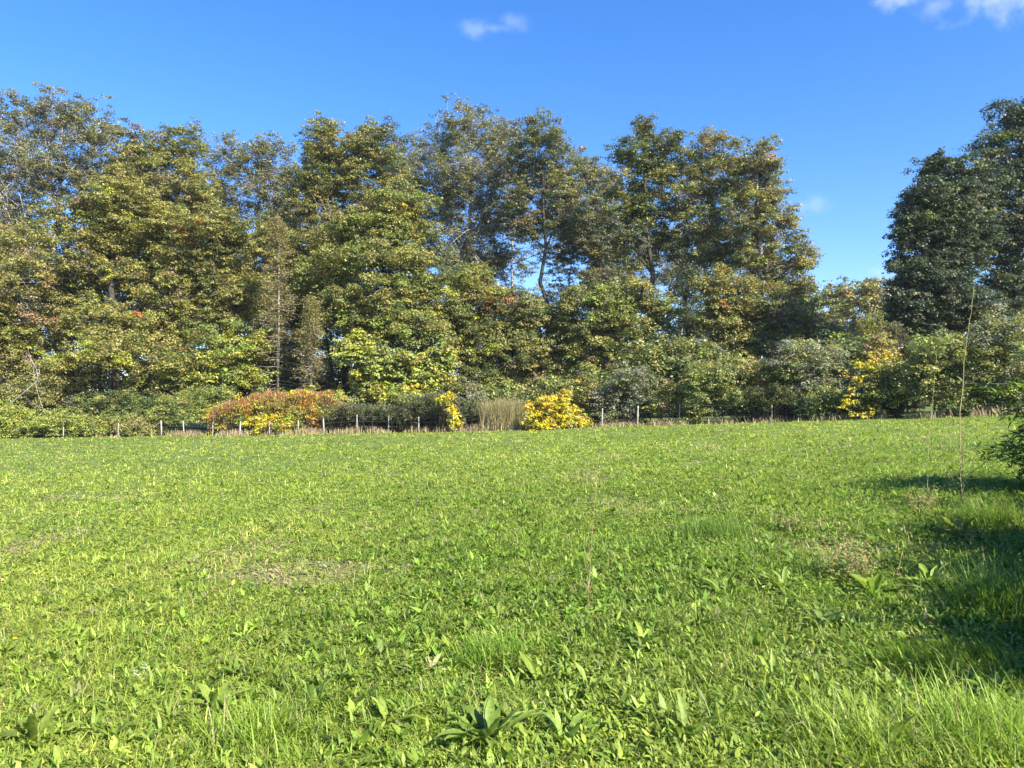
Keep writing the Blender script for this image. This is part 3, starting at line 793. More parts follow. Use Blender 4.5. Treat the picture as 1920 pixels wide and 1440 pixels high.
arching('pale weeping shrub in front of the dark right-hand trees', [(1680, 628, 26, 26)], 3.5, [((.22, .22, .11), 3), (GREYG, 2), (BROWN, 1)], 423, 110, dens=40, group=None, name='weeping_shrub')
arching('yellow-green weeping shrub left of the pale weeping one', [(1630, 618, 24, 30)], 5.0, [(YELLOWG, 3), (OLIVE, 2)], 424, 90, dens=34, group=None, name='weeping_shrub')
shrub('low dark shrub at the foot of the tall pale-leaved one', [(1850, 752, 44, 26), (1890, 748, 50, 30), (1940, 740, 60, 40), (1800, 758, 40, 20)], .7, [(DGREEN, 3), (GREEN, 3)], 425)
i = 0
for (lab, px, y0, rx) in [('thicket of green brambles under the shaded centre of the wood', 960, 760, 60),
                          ('green thicket behind the bright maple and the fence', 700, 770, 70),
                          ('green thicket behind the yellow bush', 1060, 745, 60),
                          ('green thicket behind the dusty grey-green shrub', 1200, 720, 70),
                          ('green thicket at the foot of the half-bare larches', 560, 765, 70),
                          ('green thicket behind the hedge right of the ivy-covered tree', 1330, 700, 70),
                          ('thicket below the distant trees in the sky gap', 1590, 670, 80),
                          ('thicket left of the tall pale-leaved shrub', 1790, 660, 70),
                          ('low thicket filling the hedge behind the golden spray', 1600, 735, 60),
                          ('low thicket behind the right end of the fence', 1870, 735, 70),
                          ('tall thicket closing the gap beside the ivy-covered tree', 1255, 672, 60)]:
    i += 1
    shrub(lab, [(px, y0, rx, 38), (px - 40, y0 + 10, 50, 34), (px + 45, y0 + 8, 50, 34)], 5.0, [(GREEN, 3), (DGREEN, 2), (OLIVE, 2.5), (LIME, .8)], 430 + i, 'thicket',
          'green thickets behind the fence shrubs', cr=.5, ls=.15, lpc=60, rho=.9)

# ------------------------------------------------------------------ fence
fx = on_ground(222, yf(222))
fence = thing('wire_fence', fx, 'old wire fence with pale posts running along the shrubs', 'fence')
posts = [(-60, 1.1, 0), (120, .8, 0), (222, 1.05, .02), (304, 1.15, -.03), (346, 1.1, -.05), (399, 1.0, .02), (450, 1.15, .03), (506, 1.0, -.02), (559, 1.0, .02), (608, 1.15, -.04), (669, 1.3, .01),
         (728, 1.2, .02), (785, 1.1, 0), (850, 1.1, 0), (914, 1.25, -.02), (985, 1.1, .02), (1058, 1.1, 0), (1128, 1.2, .03), (1194, 1.25, .04), (1272, 1.3, .05), (1446, 1.0, .02)]
tops = []
for j, (px, hh, lean) in enumerate(posts):
    b = on_ground(px, yf(px) - .1)
    r = .036 if j % 3 else .045
    p0 = b - np.array([0, 0, .2]); hh *= .88; p1 = b + np.array([lean * hh * 1.5, 0, hh])
    tubes('post', [([p0, (p0 + p1) / 2 + np.array([.01, 0, 0]), p1, p1 + np.array([0, 0, .02])], [r * 1.05, r, r * .95, r * .6])], M_POST, fence, sides=7)
    tops.append((b, p1))
for f in (.35, .65, .93):
    pts = [b * (1 - f) + t * f + np.array([0, -.06, 0]) for b, t in tops]
    tubes('wire', [(pts, [.002] * len(pts))], M_WIRE, fence, sides=4)

# ------------------------------------------------------------------ ground
def ground():
    def axis(m, far, n):
        a = np.linspace(0, 1, n)
        return m * a + (far - m) * a ** 4
    xs = np.concatenate([-axis(90, 1500, 150)[::-1][:-1], axis(90, 1500, 150)])
    ys = np.concatenate([-axis(20, 800, 40)[::-1][:-1], axis(110, 2500, 220)])
    X, Y = np.meshgrid(xs, ys, indexing='ij')
    Z = h(X, Y)
    nx, ny = X.shape
    me = bpy.data.meshes.new('meadow_ground')
    v = np.stack([X, Y, Z], -1).reshape(-1, 3)
    a = np.arange(nx * ny).reshape(nx, ny)
    f = np.stack([a[:-1, :-1], a[1:, :-1], a[1:, 1:], a[:-1, 1:]], -1).reshape(-1, 4)
    me.vertices.add(len(v)); me.vertices.foreach_set('co', v.astype(np.float32).reshape(-1))
    me.loops.add(f.size); me.loops.foreach_set('vertex_index', f.astype(np.int32).reshape(-1))
    me.polygons.add(len(f)); me.polygons.foreach_set('loop_start', (np.arange(len(f)) * 4).astype(np.int32))
    me.polygons.foreach_set('loop_total', np.full(len(f), 4, np.int32))
    me.polygons.foreach_set('use_smooth', np.ones(len(f), bool))
    me.update(calc_edges=True)
    me.materials.append(M_GROUND)
    o = bpy.data.objects.new('ground', me)
    COL.objects.link(o)
    o['kind'] = 'structure'


ground()

# ------------------------------------------------------------------ meadow
G_A = np.array((0.305, 0.380, 0.050))
G_B = np.array((0.415, 0.455, 0.088))
G_C = np.array((0.165, 0.258, 0.038))
G_T = np.array((0.480, 0.400, 0.210))
PATCH = ground_hit(560, 1075)


def meadow_colours(rng, x, y):
    n = len(x)
    m1 = vnoise(x, y, 2.6, 1) * .6 + vnoise(x, y, .7, 2) * .4
    m2 = vnoise(x, y, 6.0, 3)
    w = np.clip((m1 - .35) * 1.6 + rng.normal(size=n) * .28, 0, 1)[:, None]
    c = G_A * (1 - w) + G_B * w
    u = np.clip((m2 - .5) * 1.3 + rng.normal(size=n) * .25, 0, .9)[:, None]
    c = c * (1 - u) + G_C * u
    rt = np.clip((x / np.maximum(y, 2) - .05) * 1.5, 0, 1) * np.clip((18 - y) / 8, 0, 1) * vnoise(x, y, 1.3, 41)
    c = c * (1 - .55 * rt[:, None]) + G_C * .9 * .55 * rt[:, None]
    left = np.clip((-x / np.maximum(y, 1) - .25) * 1.6, 0, .5)[:, None]
    c = c * (1 - left * .5) + G_B * 1.05 * left * .5
    # withered patches
    d = np.hypot((x - PATCH[0]) / .85, (y - PATCH[1]) / .6) + (vnoise(x, y, .35, 5) - .5) * 1.1
    t = np.clip(1.15 - d, 0, .75)
    t2 = np.clip((vnoise(x, y, 1.5, 7) - .74) * 2.2, 0, .4)
    t = np.maximum(np.maximum(t, t2), .03)
    k = rng.rand(n) < t
    c[k] = G_T * rng.uniform(.6, 1.15, (k.sum(), 1))
    return c * rng.uniform(.72, 1.3, (n, 1)), t


def fence_y(x):
    xs = [(a - 960) / F * b for a, b in FP]
    return np.interp(x, xs, [b for a, b in FP])


def scatter(rng, n, d0, d1, power, half=0.86):
    u = rng.rand(n)
    if abs(power - 1) < 1e-6:
        d = d0 * (d1 / d0) ** u
    else:
        q = 1 - power
        d = (d0 ** q + u * (d1 ** q - d0 ** q)) ** (1 / q)
    a = rng.uniform(-half, half, n)
    x = d * np.tan(a * .95); y = d
    ok = y < fence_y(x) - .1
    return x[ok], y[ok]


def grass():
    rng = np.random.RandomState(9)
    # tufts: blades radiate from shared roots, each tuft with its own height and tint
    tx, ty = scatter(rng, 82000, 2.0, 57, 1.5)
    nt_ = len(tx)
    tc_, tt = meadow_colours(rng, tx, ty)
    tc_ = tc_ * rng.uniform(.72, 1.22, (nt_, 1))
    lush = rng.rand(nt_) < .15 + .35 * (vnoise(tx, ty, .6, 27) > .6)
    tc_[lush] = tc_[lush] * np.array((.6, .8, .75))
    th_ = rng.uniform(.6, 1.5, nt_) * (.55 + .9 * vnoise(tx, ty, .45, 17)) * (1 + .08 * np.clip((9 - ty) / 6, 0, 1))
    tsp = rng.uniform(.012, .05, nt_) * (1 + ty * .05)
    per = 9
    i = np.repeat(np.arange(nt_), per)
    n1 = len(i)
    a = rng.uniform(0, 6.283, n1); rr = np.abs(rng.normal(size=n1))
    x = tx[i] + np.cos(a) * rr * tsp[i]; y = ty[i] + np.sin(a) * rr * tsp[i]
    az1 = a + rng.normal(0, .7, n1)
    tilt1 = np.clip(.35 + rr * .45 + rng.normal(0, .25, n1), 0, 1.5)
    c1 = tc_[i] * rng.uniform(.8, 1.25, (n1, 1)); t1 = tt[i]; hh1 = th_[i]
    dry = rng.rand(n1) < .04
    c1[dry] = G_T * rng.uniform(.6, 1.1, (dry.sum(), 1))
    # single blades between the tufts, many of them lying over
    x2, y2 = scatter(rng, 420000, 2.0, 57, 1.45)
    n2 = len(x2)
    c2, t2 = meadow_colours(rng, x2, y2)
    x = np.concatenate([x, x2]); y = np.concatenate([y, y2])
    az = np.concatenate([az1, rng.uniform(0, 6.283, n2)])
    tilt = np.concatenate([tilt1, np.abs(rng.normal(.75, .45, n2))])
    c = np.concatenate([c1, c2]); t = np.concatenate([t1, t2])
    hh = np.concatenate([hh1, rng.uniform(.5, 1.1, n2)])
    n = len(x)
    z = h(x, y)
    right = np.clip((x / np.maximum(y, 2) + .05) * 2.2, 0, 1) * np.clip((16 - y) / 8, 0, 1)
    L = rng.uniform(.045, .105, n) * hh * (1 + .2 * right) * (1 - .4 * np.clip(t * 1.3, 0, 1)) * (1 + y * .008)
    W = np.maximum(rng.uniform(.0035, .008, n), y * .00105 * rng.uniform(.7, 1.3, n))
    V = strips(np.stack([x, y, z - .004], 1), az, tilt, rng.uniform(.3, 2.2, n), L, W, PROF_GRASS, rng.normal(0, .3, n))
    o = quads_object('grass', V, c, M_GRASS, faces=STRIP_F)
    o['kind'] = 'stuff'
    # broad leaved weeds mixed in
    x, y = scatter(rng, 330000, 2.0, 57, 1.45)
    right = np.clip((x / np.maximum(y, 2) + .30) * 1.6, 0.12, 1)
    keep = .8 * rng.rand(len(x)) < .55 * (.25 + .75 * right) * (.35 + 1.2 * vnoise(x, y, .8, 13))
    x, y = x[keep], y[keep]; n = len(x)
    z = h(x, y) + rng.uniform(.0, .085, n) * (1 + y * .01)
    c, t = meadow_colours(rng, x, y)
    ok = (rng.rand(n) > t * 1.2) & (c[:, 1] > c[:, 0] * 1.02)
    x, y, z, c = x[ok], y[ok], z[ok], c[ok]; n = len(x)
    k = rng.rand(n) < .12
    L = rng.uniform(.018, .038, n) * (1 + y * .009) * np.where(k, 1.7, 1)
    W = L * rng.uniform(.22, .42, n)
    V = strips(np.stack([x, y, z], 1), rng.uniform(0, 6.283, n), rng.uniform(.3, 1.5, n), rng.uniform(.0, .9, n), L, W, PROF_LEAF, rng.normal(0, .35, n))
    o = quads_object('weed_leaves', V, c * .93, M_GRASS, faces=STRIP_F)
    o['kind'] = 'stuff'
    # small leafy rosettes of plantain, dandelion and dock seedlings woven through the grass
    x0, y0 = scatter(rng, 52000, 2.0, 34, 1.5)
    dens = (.22 + .78 * np.clip((x0 / np.maximum(y0, 2) + .25) * 1.8, 0, 1)) * (.2 + 1.3 * vnoise(x0, y0, .9, 19))
    k = rng.rand(len(x0)) < dens
    x0, y0 = x0[k], y0[k]
    c0, t0 = meadow_colours(rng, x0, y0)
    k = t0 < .3
    x0, y0, c0 = x0[k], y0[k], c0[k]
    m = len(x0); per = 8
    size = rng.uniform(.3, 1.0, m) ** 1.5 * (1 + y0 * .012)
    tone = np.where(rng.rand(m, 1) < .45, rng.uniform(.5, .75, (m, 1)), rng.uniform(.8, 1.15, (m, 1)))
    i = np.repeat(np.arange(m), per); n = len(i)
    az = np.tile(np.arange(per) * 2.399, m) + rng.normal(0, .3, n)
    L = rng.uniform(.06, .13, n) * size[i]
    W = L * np.where(rng.rand(m) < .6, rng.uniform(.10, .18, m), rng.uniform(.2, .32, m))[i]
    V = strips(np.stack([x0[i], y0[i], h(x0[i], y0[i]) + .03], 1), az, rng.uniform(.3, 1.2, n), rng.uniform(.2, 1.1, n), L, W, PROF_LEAF, rng.normal(0, .3, n))
    c = c0[i] * tone[i] * rng.uniform(.85, 1.15, (n, 1)) * np.array((.85, 1, .9))
    o = quads_object('weed_rosettes', V, c, M_GRASS, faces=STRIP_F)
    o['kind'] = 'stuff'
    # clover and short ground cover right at the soil so no bare ground shows nearby
    x, y = scatter(rng, 120000, 2.0, 20, 1.6)
    n = len(x); z = h(x, y) + rng.uniform(0, .02, n)
    c, t = meadow_colours(rng, x, y)
    L = rng.uniform(.02, .05, n) * (1 + y * .05)
    V = strips(np.stack([x, y, z], 1), rng.uniform(0, 6.283, n), rng.uniform(1.0, 1.6, n), rng.uniform(-.2, .4, n), L, L * .7, PROF_LEAF)
    o = quads_object('ground_cover', V, c * .8, M_GRASS, faces=STRIP_F)
    o['kind'] = 'stuff'


grass()


def dry_grass():
    rng = np.random.RandomState(21)
    n = 26000
    px = rng.uniform(180, 1930, n)
    dens = np.interp(px, [180, 230, 260, 420, 450, 600, 640, 700, 760, 840, 890, 985, 1000, 1110, 1150, 1350, 1400, 1540, 1600, 1700, 1860, 1930],
                     [.3, .3, .8, .8, .5, .5, .7, .5, .15, .3, 1, 1, .12, .2, .5, .5, .2, .4, .12, .2, .4, .5])
    ok = rng.rand(n) < dens * np.clip(vnoise(px, px * 0, 22, 31) * 2.2 - .45, 0.05, 1)
    px = px[ok]; n = len(px)
    Y = np.interp(px, [a for a, b in FP], [b for a, b in FP]) + rng.normal(-.1, .5, n) + (vnoise(px, px * 0, 30, 33) - .5) * .8
    x = (px - 960) / F * Y
    z = h(x, Y)
    reed = np.exp(-((px - 945) / 26) ** 2)
    L = rng.uniform(.15, .5, n) * (.55 + .8 * vnoise(x, Y, 1.5, 23))
    V = strips(np.stack([x, Y, z], 1), rng.uniform(0, 6.28, n), np.abs(rng.normal(.15, .25, n)), rng.uniform(.1, 1.0, n), L, rng.uniform(.02, .045, n), PROF_GRASS)
    c = palette_pick(rng, [((.42, .34, .19), 4), ((.34, .24, .15), 2), ((.26, .26, .08), 2), ((.40, .30, .22), 1)], n, .25)
    o = quads_object('dry_grass', V, c, M_DRY, faces=STRIP_F)
    o['kind'] = 'stuff'
    # tall tan tussock in the gap of the shrubs
    Yt = yf(945) + .9
    b = on_ground(945, Yt)
    t = thing('tan_tussock', b, 'tall tan dry grass tussock filling the gap left of the yellow bush', 'dry grass')
    n = 5200
    px = rng.normal(946, 20, n).clip(905, 990)
    Y = Yt + rng.normal(0, .6, n)
    x = (px - 960) / F * Y
    V = strips(np.stack([x, Y, h(x, Y)], 1), rng.uniform(0, 6.28, n), np.abs(rng.normal(.05, .16, n)), rng.uniform(0, .7, n), rng.uniform(.8, 2.1, n), rng.uniform(.015, .03, n), PROF_GRASS)
    quads_object('blades', V, palette_pick(rng, [((.40, .32, .17), 4), ((.28, .25, .10), 3), ((.16, .18, .06), 2)], n, .25), M_DRY, t, faces=STRIP_F)


dry_grass()


# ------------------------------------------------------------------ individual plants of the meadow
def broad_leaves(rng, base, az, tilt, curl, L, W, fold=.35, wave=.10):
    """long leaves with a folded midrib and wavy margin: 9 stations x 3 vertices"""
    n = len(base); S = 9
    V = np.zeros((n, S * 3, 3))
    ca, sa = np.cos(az), np.sin(az)
    side = np.stack([-sa, ca, np.zeros(n)], 1)
    p = base.copy()
    prof = np.array([.10, .12, .55, .85, 1.0, .97, .80, .48, .04])
    ph = rng.uniform(0, 6.28, n)
    bend = rng.normal(0, .35, n)
    for i in range(S):
        th = tilt + curl * (i / (S - 1)) ** 1.4
        a2 = az + bend * (i / (S - 1))
        d = np.stack([np.sin(th) * np.cos(a2), np.sin(th) * np.sin(a2), np.cos(th)], 1)
        nr = np.cross(d, side); nr /= np.linalg.norm(nr, axis=1)[:, None]
        nr *= np.sign(nr[:, 2:3] + 1e-6)
        w = (W * prof[i] * .5)[:, None]
        V[:, 3 * i + 1] = p
        for sg, c in ((-1, 0), (1, 2)):
            wv = (np.sin(i * 1.9 + ph + sg) * wave)[:, None]
            V[:, 3 * i + c] = p + side * sg * w * math.cos(fold) + nr * w * (math.sin(fold) + wv * 2)
        p = p + d * (L / (S - 1))[:, None]
    F_ = []
    for i in range(S - 1):
        F_ += [[3 * i, 3 * i + 1, 3 * i + 4, 3 * i + 3], [3 * i + 1, 3 * i + 2, 3 * i + 5, 3 * i + 4]]
    return V, np.array(F_)


def rosette(name, label, px, py, n, L, W, seed, col, group=None, upright=.5, cat='plant', stalk=None):
    rng = np.random.RandomState(seed)
    b = ground_hit(px, py)
    t = thing(name, b, label, cat, group)
    az = np.arange(n) * 2.399 + rng.normal(size=n) * .25
    for j in range(n):
        base = (b + np.array([math.cos(az[j]) * .02, math.sin(az[j]) * .02, .01]))[None]
        one = np.ones(1)
        V, F_ = broad_leaves(rng, base, az[j] * one, rng.uniform(.15, .15 + upright * 1.8, 1), rng.uniform(.5, 1.5, 1),
                             L * rng.uniform(.5, 1.1, 1), W * rng.uniform(.7, 1.15, 1), rng.uniform(.15, .6), rng.uniform(.04, .16))
        c = np.array(col)[None] * rng.uniform(.75, 1.2)
        quads_object('leaf', V, c, M_GRASS, t, faces=F_, smooth=True)
    return t, b, rng


DOCK = (.27, .36, .06)
DOCKG = (.22, .31, .06)
G_DOCK = 'broad-leaved dock plants in the grass'
for args in [
    ('large dock rosette at the bottom centre with long arching leaves', 915, 1405, 34, .30, .048, DOCKG),
    ('dock plant with one upright leaf above the bottom centre rosette', 1015, 1290, 8, .22, .055, DOCK),
    ('pale-leaved dock plant right of the upright-leaved one', 1108, 1310, 9, .2, .055, DOCK),
    ('dock plant low at the bottom, right of the large rosette', 1060, 1410, 12, .22, .045, DOCKG),
    ('small dock plant low at the bottom right', 1660, 1420, 11, .24, .055, DOCK),
    ('broad dock leaves at the bottom left', 400, 1335, 10, .22, .06, DOCK),
    ('yellowish dock leaves near the bottom left corner', 70, 1400, 12, .2, .07, (.19, .25, .04)),
    ('grey-green dock clump below the dry weed stems', 1545, 1185, 20, .24, .035, (.22, .30, .07)),
    ('dock plant beside the dry weed stems on the right', 1640, 1120, 14, .30, .08, DOCK),
    ('dark dock plant left of the dry weed stems', 1310, 1000, 14, .32, .06, DOCKG),
    ('small dock plant in the middle of the meadow', 935, 1165, 9, .2, .045, DOCK),
    ('leafy dock plant near the shade edge', 1745, 1110, 15, .30, .06, DOCK),
    ('dock clump at the foot of the tallest dead stalk', 1800, 1010, 14, .34, .07, (.20, .24, .06)),
    ('dock plant at the bottom edge between the large rosette and the small bottom right one', 1290, 1400, 16, .22, .042, DOCKG),
    ('dock plant left of the large bottom rosette', 730, 1370, 14, .20, .04, DOCK),
    ('narrow-leaved dock plant low at the bottom, left of centre', 590, 1330, 14, .19, .034, DOCKG),
    ('dock plant halfway between the reddish thin stem and the dry weed stems', 1360, 1120, 14, .24, .045, DOCKG),
    ('dock plant right of the foot of the reddish thin stem', 1210, 1220, 14, .2, .042, DOCK),
    ('dark dock clump just above the grey-green dock clump', 1470, 1110, 18, .26, .045, DOCKG),
    ('dock plant below the grey-green dock clump', 1450, 1290, 14, .2, .04, DOCK),
    ('tuft of broad leaves far right of the bottom edge', 1875, 1330, 12, .22, .05, (.2, .3, .05)),
]:
    lab, px, py, n, L, W, col = args
    rosette('dock_plant', lab, px, py, n, L, W, int(px * 7 + py), col, G_DOCK)

# long grass tussocks
def tussock(label, px, py, n, L, spread, seed, col, lean_az=None):
    rng = np.random.RandomState(seed)
    b = ground_hit(px, py)
    t = thing('grass_tussock', b, label, 'grass tussock', 'long grass tussocks')
    x = b[0] + rng.normal(0, spread, n); y = b[1] + rng.normal(0, spread, n)
    az = rng.uniform(0, 6.28, n) if lean_az is None else rng.normal(lean_az, .6, n)
    V = strips(np.stack([x, y, h(x, y)], 1), az, np.abs(rng.normal(.25, .25, n)), rng.uniform(.5, 1.7, n), L * rng.uniform(.5, 1.2, n), rng.uniform(.004, .008, n), PROF_GRASS)
    c = np.array(col) * rng.uniform(.7, 1.35, (n, 1))
    k = rng.rand(n) < .06
    c[k] = G_T * .9
    quads_object('blades', V, c, M_GRASS, t, faces=STRIP_F)


for a in [
    ('dark silky grass tussock in the shade edge at the right', 1810, 1265, 1100, .22, .17, 1, (.14, .24, .03), 3.4),
    ('silky grass tussock left of the dark shaded one', 1700, 1255, 700, .20, .15, 2, (.2, .31, .04), 3.4),
    ('arching grass tussock in the deep shade below the bamboo', 1880, 1150, 1100, .42, .16, 3, (.16, .27, .04), None),
    ('long pale grass tussock at the bottom right', 1600, 1420, 900, .26, .13, 4, (.28, .38, .06), None),
    ('upright grass tussock at the bottom left', 480, 1400, 700, .24, .11, 5, (.25, .36, .045), None),
    ('fine grass tussock left of the pale upright dock leaf', 920, 1245, 900, .20, .10, 6, (.19, .31, .035), None),
    ('bent grass tussock in front of the bamboo', 1860, 985, 900, .38, .16, 7, (.22, .33, .05), None),
    ('long grass tussock at the very bottom right corner', 1840, 1400, 1100, .28, .16, 8, (.26, .38, .05), None),
    ('dark green grass tussock on the right slope of the meadow', 1330, 1010, 1000, .30, .2, 9, (.14, .24, .035), None),
]:
    tussock(*a)


# yellow flowers
def flower(label, px, py, seed, r=.017):
    rng = np.random.RandomState(seed)
    b = ground_hit(px, py + 6)
    t = thing('yellow_flower', b, label, 'flower', 'yellow dandelion-like flowers')
    top = b + np.array([rng.normal() * .01, rng.normal() * .01, .12])
    tubes('stem', [([b, (b + top) / 2 + np.array([.006, 0, 0]), top], [.0022, .002, .0018])], M_STEMG, t, sides=5)
    n = 34
    az = rng.uniform(0, 6.28, n)
    V = strips(np.repeat(top[None], n, 0), az, rng.uniform(.3, 1.35, n), rng.uniform(0, .3, n), np.full(n, r) * rng.uniform(.8, 1.1, n), np.full(n, .006), (.5, .9, 1, .6))
    quads_object('petals', V, np.tile(np.array((.85, .78, .03)), (n, 1)), M_DRY, t, faces=STRIP_F)


M_STEMG = noise_material('green_stem', (.10, .15, .04), (.16, .2, .06), 30)
flower('yellow flower on the left, the largest of four', 323, 1172, 1, .022)
flower('yellow flower up and left of the largest one', 249, 1150, 2, .015)
flower('yellow flower down and right of the largest one', 374, 1232, 3, .016)
flower('yellow flower nearest the left edge', 27, 1226, 4, .015)

# small white umbel
wt = ground_hit(272, 1290)
t = thing('white_flower_umbel', wt, 'small white flower cluster low in the grass at lower left', 'flower')
rng = np.random.RandomState(5)
items = []; cs = []
for j in range(9):
    e = wt + np.array([rng.normal() * .05, rng.normal() * .05, .10 + rng.normal() * .01])
    items.append(([wt, (wt + e) / 2, e], [.0016] * 3)); cs.append(e)
tubes('stem', items, M_STEMG, t, sides=4)
V, c = leaf_cloud(rng, np.array(cs), np.full(9, .014), np.tile(np.array((.55, .6, .38)), (9, 1)), 14, .006)
quads_object('petals', V, c, M_DRY, t)


# tall dead stalks
M_STALK = noise_material('dry_stalk', (.24, .20, .09), (.42, .36, .18), 6)
M_REDST = noise_material('reddish_stem', (.28, .17, .09), (.46, .32, .18), 12)


def stalk(label, pix, Y, r0, side, seed, mat=None, seeds=True, group='tall thin stalks', name='dead_stalk'):
    rng = np.random.RandomState(seed)
    b = on_ground(pix[0][0], Y)
    pts = [b] + [at(a, c, Y) for a, c in pix[1:]]
    t = thing(name, b, label, 'plant', group)
    # refine
    P = []
    for j in range(len(pts) - 1):
        for u in np.linspace(0, 1, 5)[:-1]:
            P.append(pts[j] * (1 - u) + pts[j + 1] * u + rng.normal(size=3) * .004)
    P.append(pts[-1])
    items = [(P, list(np.linspace(r0, r0 * .3, len(P))))]
    for (h0, az, el, L) in side:
        s = b + np.array([0, 0, h0])
        d = np.array([math.cos(az) * math.cos(el), math.sin(az) * math.cos(el), math.sin(el)])
        items.append(([s, s + d * L * .5 + np.array([0, 0, -.01]), s + d * L], [r0 * .5, r0 * .4, r0 * .15]))
    tubes('stem', items, mat or M_STALK, t, sides=6)
    if seeds:
        n = 46
        k = rng.randint(2, len(P), n)
        base = np.array([P[q] for q in k]) + rng.normal(size=(n, 3)) * .004
        V = strips(base, rng.uniform(0, 6.28, n), rng.uniform(.2, 1.3, n), rng.uniform(0, 1, n), rng.uniform(.02, .07, n), rng.uniform(.004, .010, n), PROF_LEAF)
        quads_object('leaf', V, palette_pick(rng, [((.4, .34, .18), 3), ((.25, .26, .08), 2)], n), M_DRY, t, faces=STRIP_F)


stalk('tallest pale dead stalk rising beside the bamboo into the dark trees', [(1802, 985), (1800, 880), (1800, 770), (1808, 680), (1818, 600), (1826, 540)], 9.6, .0068,
      [(.12, 2.5, 1.05, .55), (.22, .6, 1.0, .50), (.3, 2.3, 1.0, .42), (.08, 2.6, 1.2, .4), (.1, .9, 1.2, .5), (.55, 2.2, 1.15, .5), (.5, .8, 1.1, .5), (.9, 2.2, 1.2, .4)], 61)
stalk('shorter pale stalk beside the tallest one, left of it', [(1738, 960), (1738, 880), (1744, 800), (1750, 730), (1756, 665)], 10.2, .0042, [(.6, 2.4, 1.1, .2), (.9, .6, 1.1, .2)], 62)
stalk('slender weed stem at centre right with reddish base', [(1100, 1185), (1103, 1100), (1112, 970), (1124, 850)], 5.5, .0028, [(.15, 1, 1.1, .12), (.25, 3, 1.1, .12), (.35, 2, 1.2, .12)], 63, M_REDST)
stalk('bent thin stem in the lower left grass', [(572, 1405), (560, 1350), (545, 1300), (528, 1262)], 3.95, .002, [], 64, M_REDST, False)
stalk('red weed stem at the left edge', [(8, 1345), (12, 1290), (16, 1250)], 4.2, .002, [], 65, M_REDST, False)
stalk('pale stem leaning right above the large dock rosette', [(918, 1400), (905, 1350), (890, 1300), (880, 1240)], 3.7, .0022, [], 66, None, False)
stalk('dry weed stem left of the dock clump on the right slope', [(1548, 1140), (1558, 1070), (1568, 1010), (1575, 985)], 6.7, .0035, [(.2, 2.6, 1, .2), (.3, .4, 1, .2), (.4, 2, 1, .15)], 67, M_REDST)
stalk('second dry weed stem leaning left on the right slope', [(1600, 1120), (1588, 1050), (1580, 1000)], 6.9, .003, [(.2, 2.6, 1, .2), (.25, .8, 1, .2)], 68, M_REDST)


def dry_weed(label, px, py, w, hgt, seed, n=60):
    rng = np.random.RandomState(seed)
    b = ground_hit(px, py)
    t = thing('dry_weed', b, label, 'weed', 'brown wiry weeds')
    items = []; cs = []
    for j in range(n):
        s = b + np.array([rng.normal() * w * .4, rng.normal() * w * .4, 0])
        e = s + np.array([rng.normal() * w * .5, rng.normal() * w * .5, hgt * rng.uniform(.5, 1.1)])
        items.append(([s, (s + e) / 2 + rng.normal(size=3) * .02, e], [.002, .0016, .001]))
        for q in range(5):
            cs.append(s + (e - s) * rng.uniform(.4, 1) + rng.normal(size=3) * .02)
    tubes('stem', items, M_REDST, t, sides=3)
    cs = np.array(cs)
    V, c = leaf_cloud(rng, cs, np.full(len(cs), .02), palette_pick(rng, [((.3,.22,.12), 2), (YOLIVE, 3), ((.2, .3, .07), 4)], len(cs)), 3, .018)
    quads_object('leaf', V, c, M_DRY, t)


dry_weed('brown wiry weed clump on the right slope', 1600, 1090, .24, .34, 81, 55)
dry_weed('brown wiry weed clump left of the larger one', 1480, 1000, .16, .26, 82, 30)
dry_weed('thin wiry weeds below the bamboo shade edge', 1730, 960, .2, .28, 84, 30)


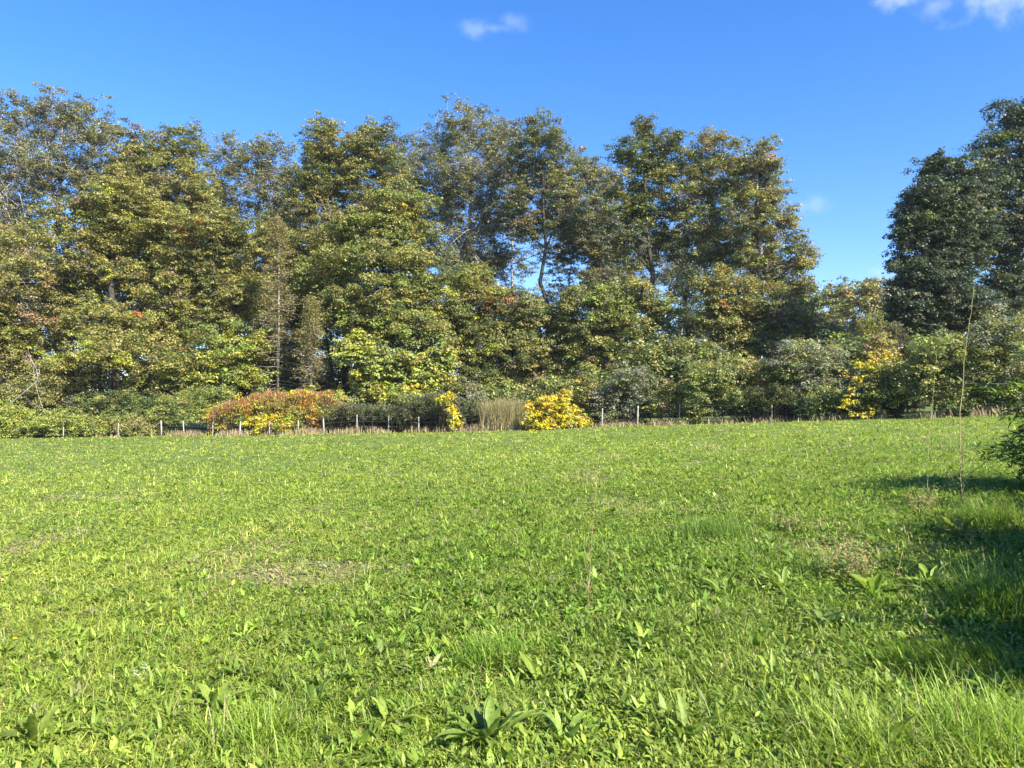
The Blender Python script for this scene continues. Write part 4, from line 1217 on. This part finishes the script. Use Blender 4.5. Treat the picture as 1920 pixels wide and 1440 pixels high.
# bamboo at the right edge
def bamboo(label, X, Y, rx, top, seed, nst=60, nl=60, name='bamboo_shrub', grp='bamboo-like shrubs on the right'):
    rng = np.random.RandomState(seed)
    b = np.array([X, Y, float(h(X, Y))])
    t = thing(name, b, label, 'shrub', grp)
    items = []; B = []; A = []; T = []
    for j in range(nst):
        s = b + np.array([rng.normal() * rx * .25, rng.normal() * rx * .25, 0])
        s[2] = float(h(s[0], s[1]))
        az = rng.uniform(0, 6.28); reach = rx * rng.uniform(.2, 1.0); hh = top * rng.uniform(.25, 1) 
        if rng.rand() < .35: hh *= .5
        pts = []
        for q in range(7):
            u = q / 6
            pts.append(s + np.array([math.cos(az) * reach * u ** 1.3, math.sin(az) * reach * u ** 1.3, hh * (1 - (1 - u * 1.12) ** 2)]))
        items.append((pts, list(np.linspace(.007, .002, 7))))
        for q in range(nl):
            u = rng.uniform(.2, 1) * 5.99
            a = int(u); f = u - a
            B.append(pts[a] * (1 - f) + pts[a + 1] * f + rng.normal(size=3) * .05)
            A.append(az + rng.normal() * 1.1); T.append(rng.uniform(.9, 2.1))
    B = np.array(B); n = len(B)
    V = strips(B, np.array(A), np.array(T), rng.uniform(0, .7, n), rng.uniform(.11, .22, n), rng.uniform(.020, .034, n), PROF_LANCE, rng.normal(0, .5, n))
    c = palette_pick(rng, [((.12, .19, .03), 5), ((.22, .30, .055), 3), ((.07, .12, .025), 3)], n, .25)
    quads_object('foliage', V, c, M_GRASS, t, faces=STRIP_F)
    tubes('stems', items, M_STEMG, t, sides=4)


bamboo('bamboo-like bush with long narrow leaves at the right edge', 8.15, 10.4, 1.35, 2.1, 91, 170, 90)
bamboo('bamboo-like bush just outside the view beside the tallest dead stalk', 7.45, 7.9, 1.2, 1.7, 94, 150, 80)
bamboo('bamboo-like bush just past the right edge, casting shade on the grass', 6.2, 6.0, 1.15, 1.8, 92, 230, 90)
bamboo('bamboo-like bush past the right edge, between two others', 5.25, 4.6, 1.05, 1.8, 95, 210, 85)
bamboo('bamboo-like bush outside the view at lower right, shading the corner', 4.3, 3.3, 1.0, 1.6, 93, 190, 80)


# ------------------------------------------------------------------ faint scattering volume, added to lift the dark gaps between the trees
def shadow_lift_haze():
    m, t = mat_new('shadow_lift_air')
    o = t.nodes.new('ShaderNodeOutputMaterial'); v = t.nodes.new('ShaderNodeVolumePrincipled')
    v.inputs['Color'].default_value = (.92, .95, 1, 1); v.inputs['Density'].default_value = .0002
    v.inputs['Anisotropy'].default_value = .2
    t.links.new(v.outputs[0], o.inputs['Volume'])
    x0, x1, y0, y1, z0, z1 = -1600, 1600, -900, 2600, -80, 34
    vs = [(x, y, z) for z in (z0, z1) for y in (y0, y1) for x in (x0, x1)]
    me = bpy.data.meshes.new('shadow_lift_haze')
    me.from_pydata(vs, [], [(0, 2, 3, 1), (4, 5, 7, 6), (0, 1, 5, 4), (2, 6, 7, 3), (0, 4, 6, 2), (1, 3, 7, 5)])
    me.materials.append(m)
    ob = bpy.data.objects.new('shadow_lift_haze', me); COL.objects.link(ob); ob['kind'] = 'stuff'


shadow_lift_haze()
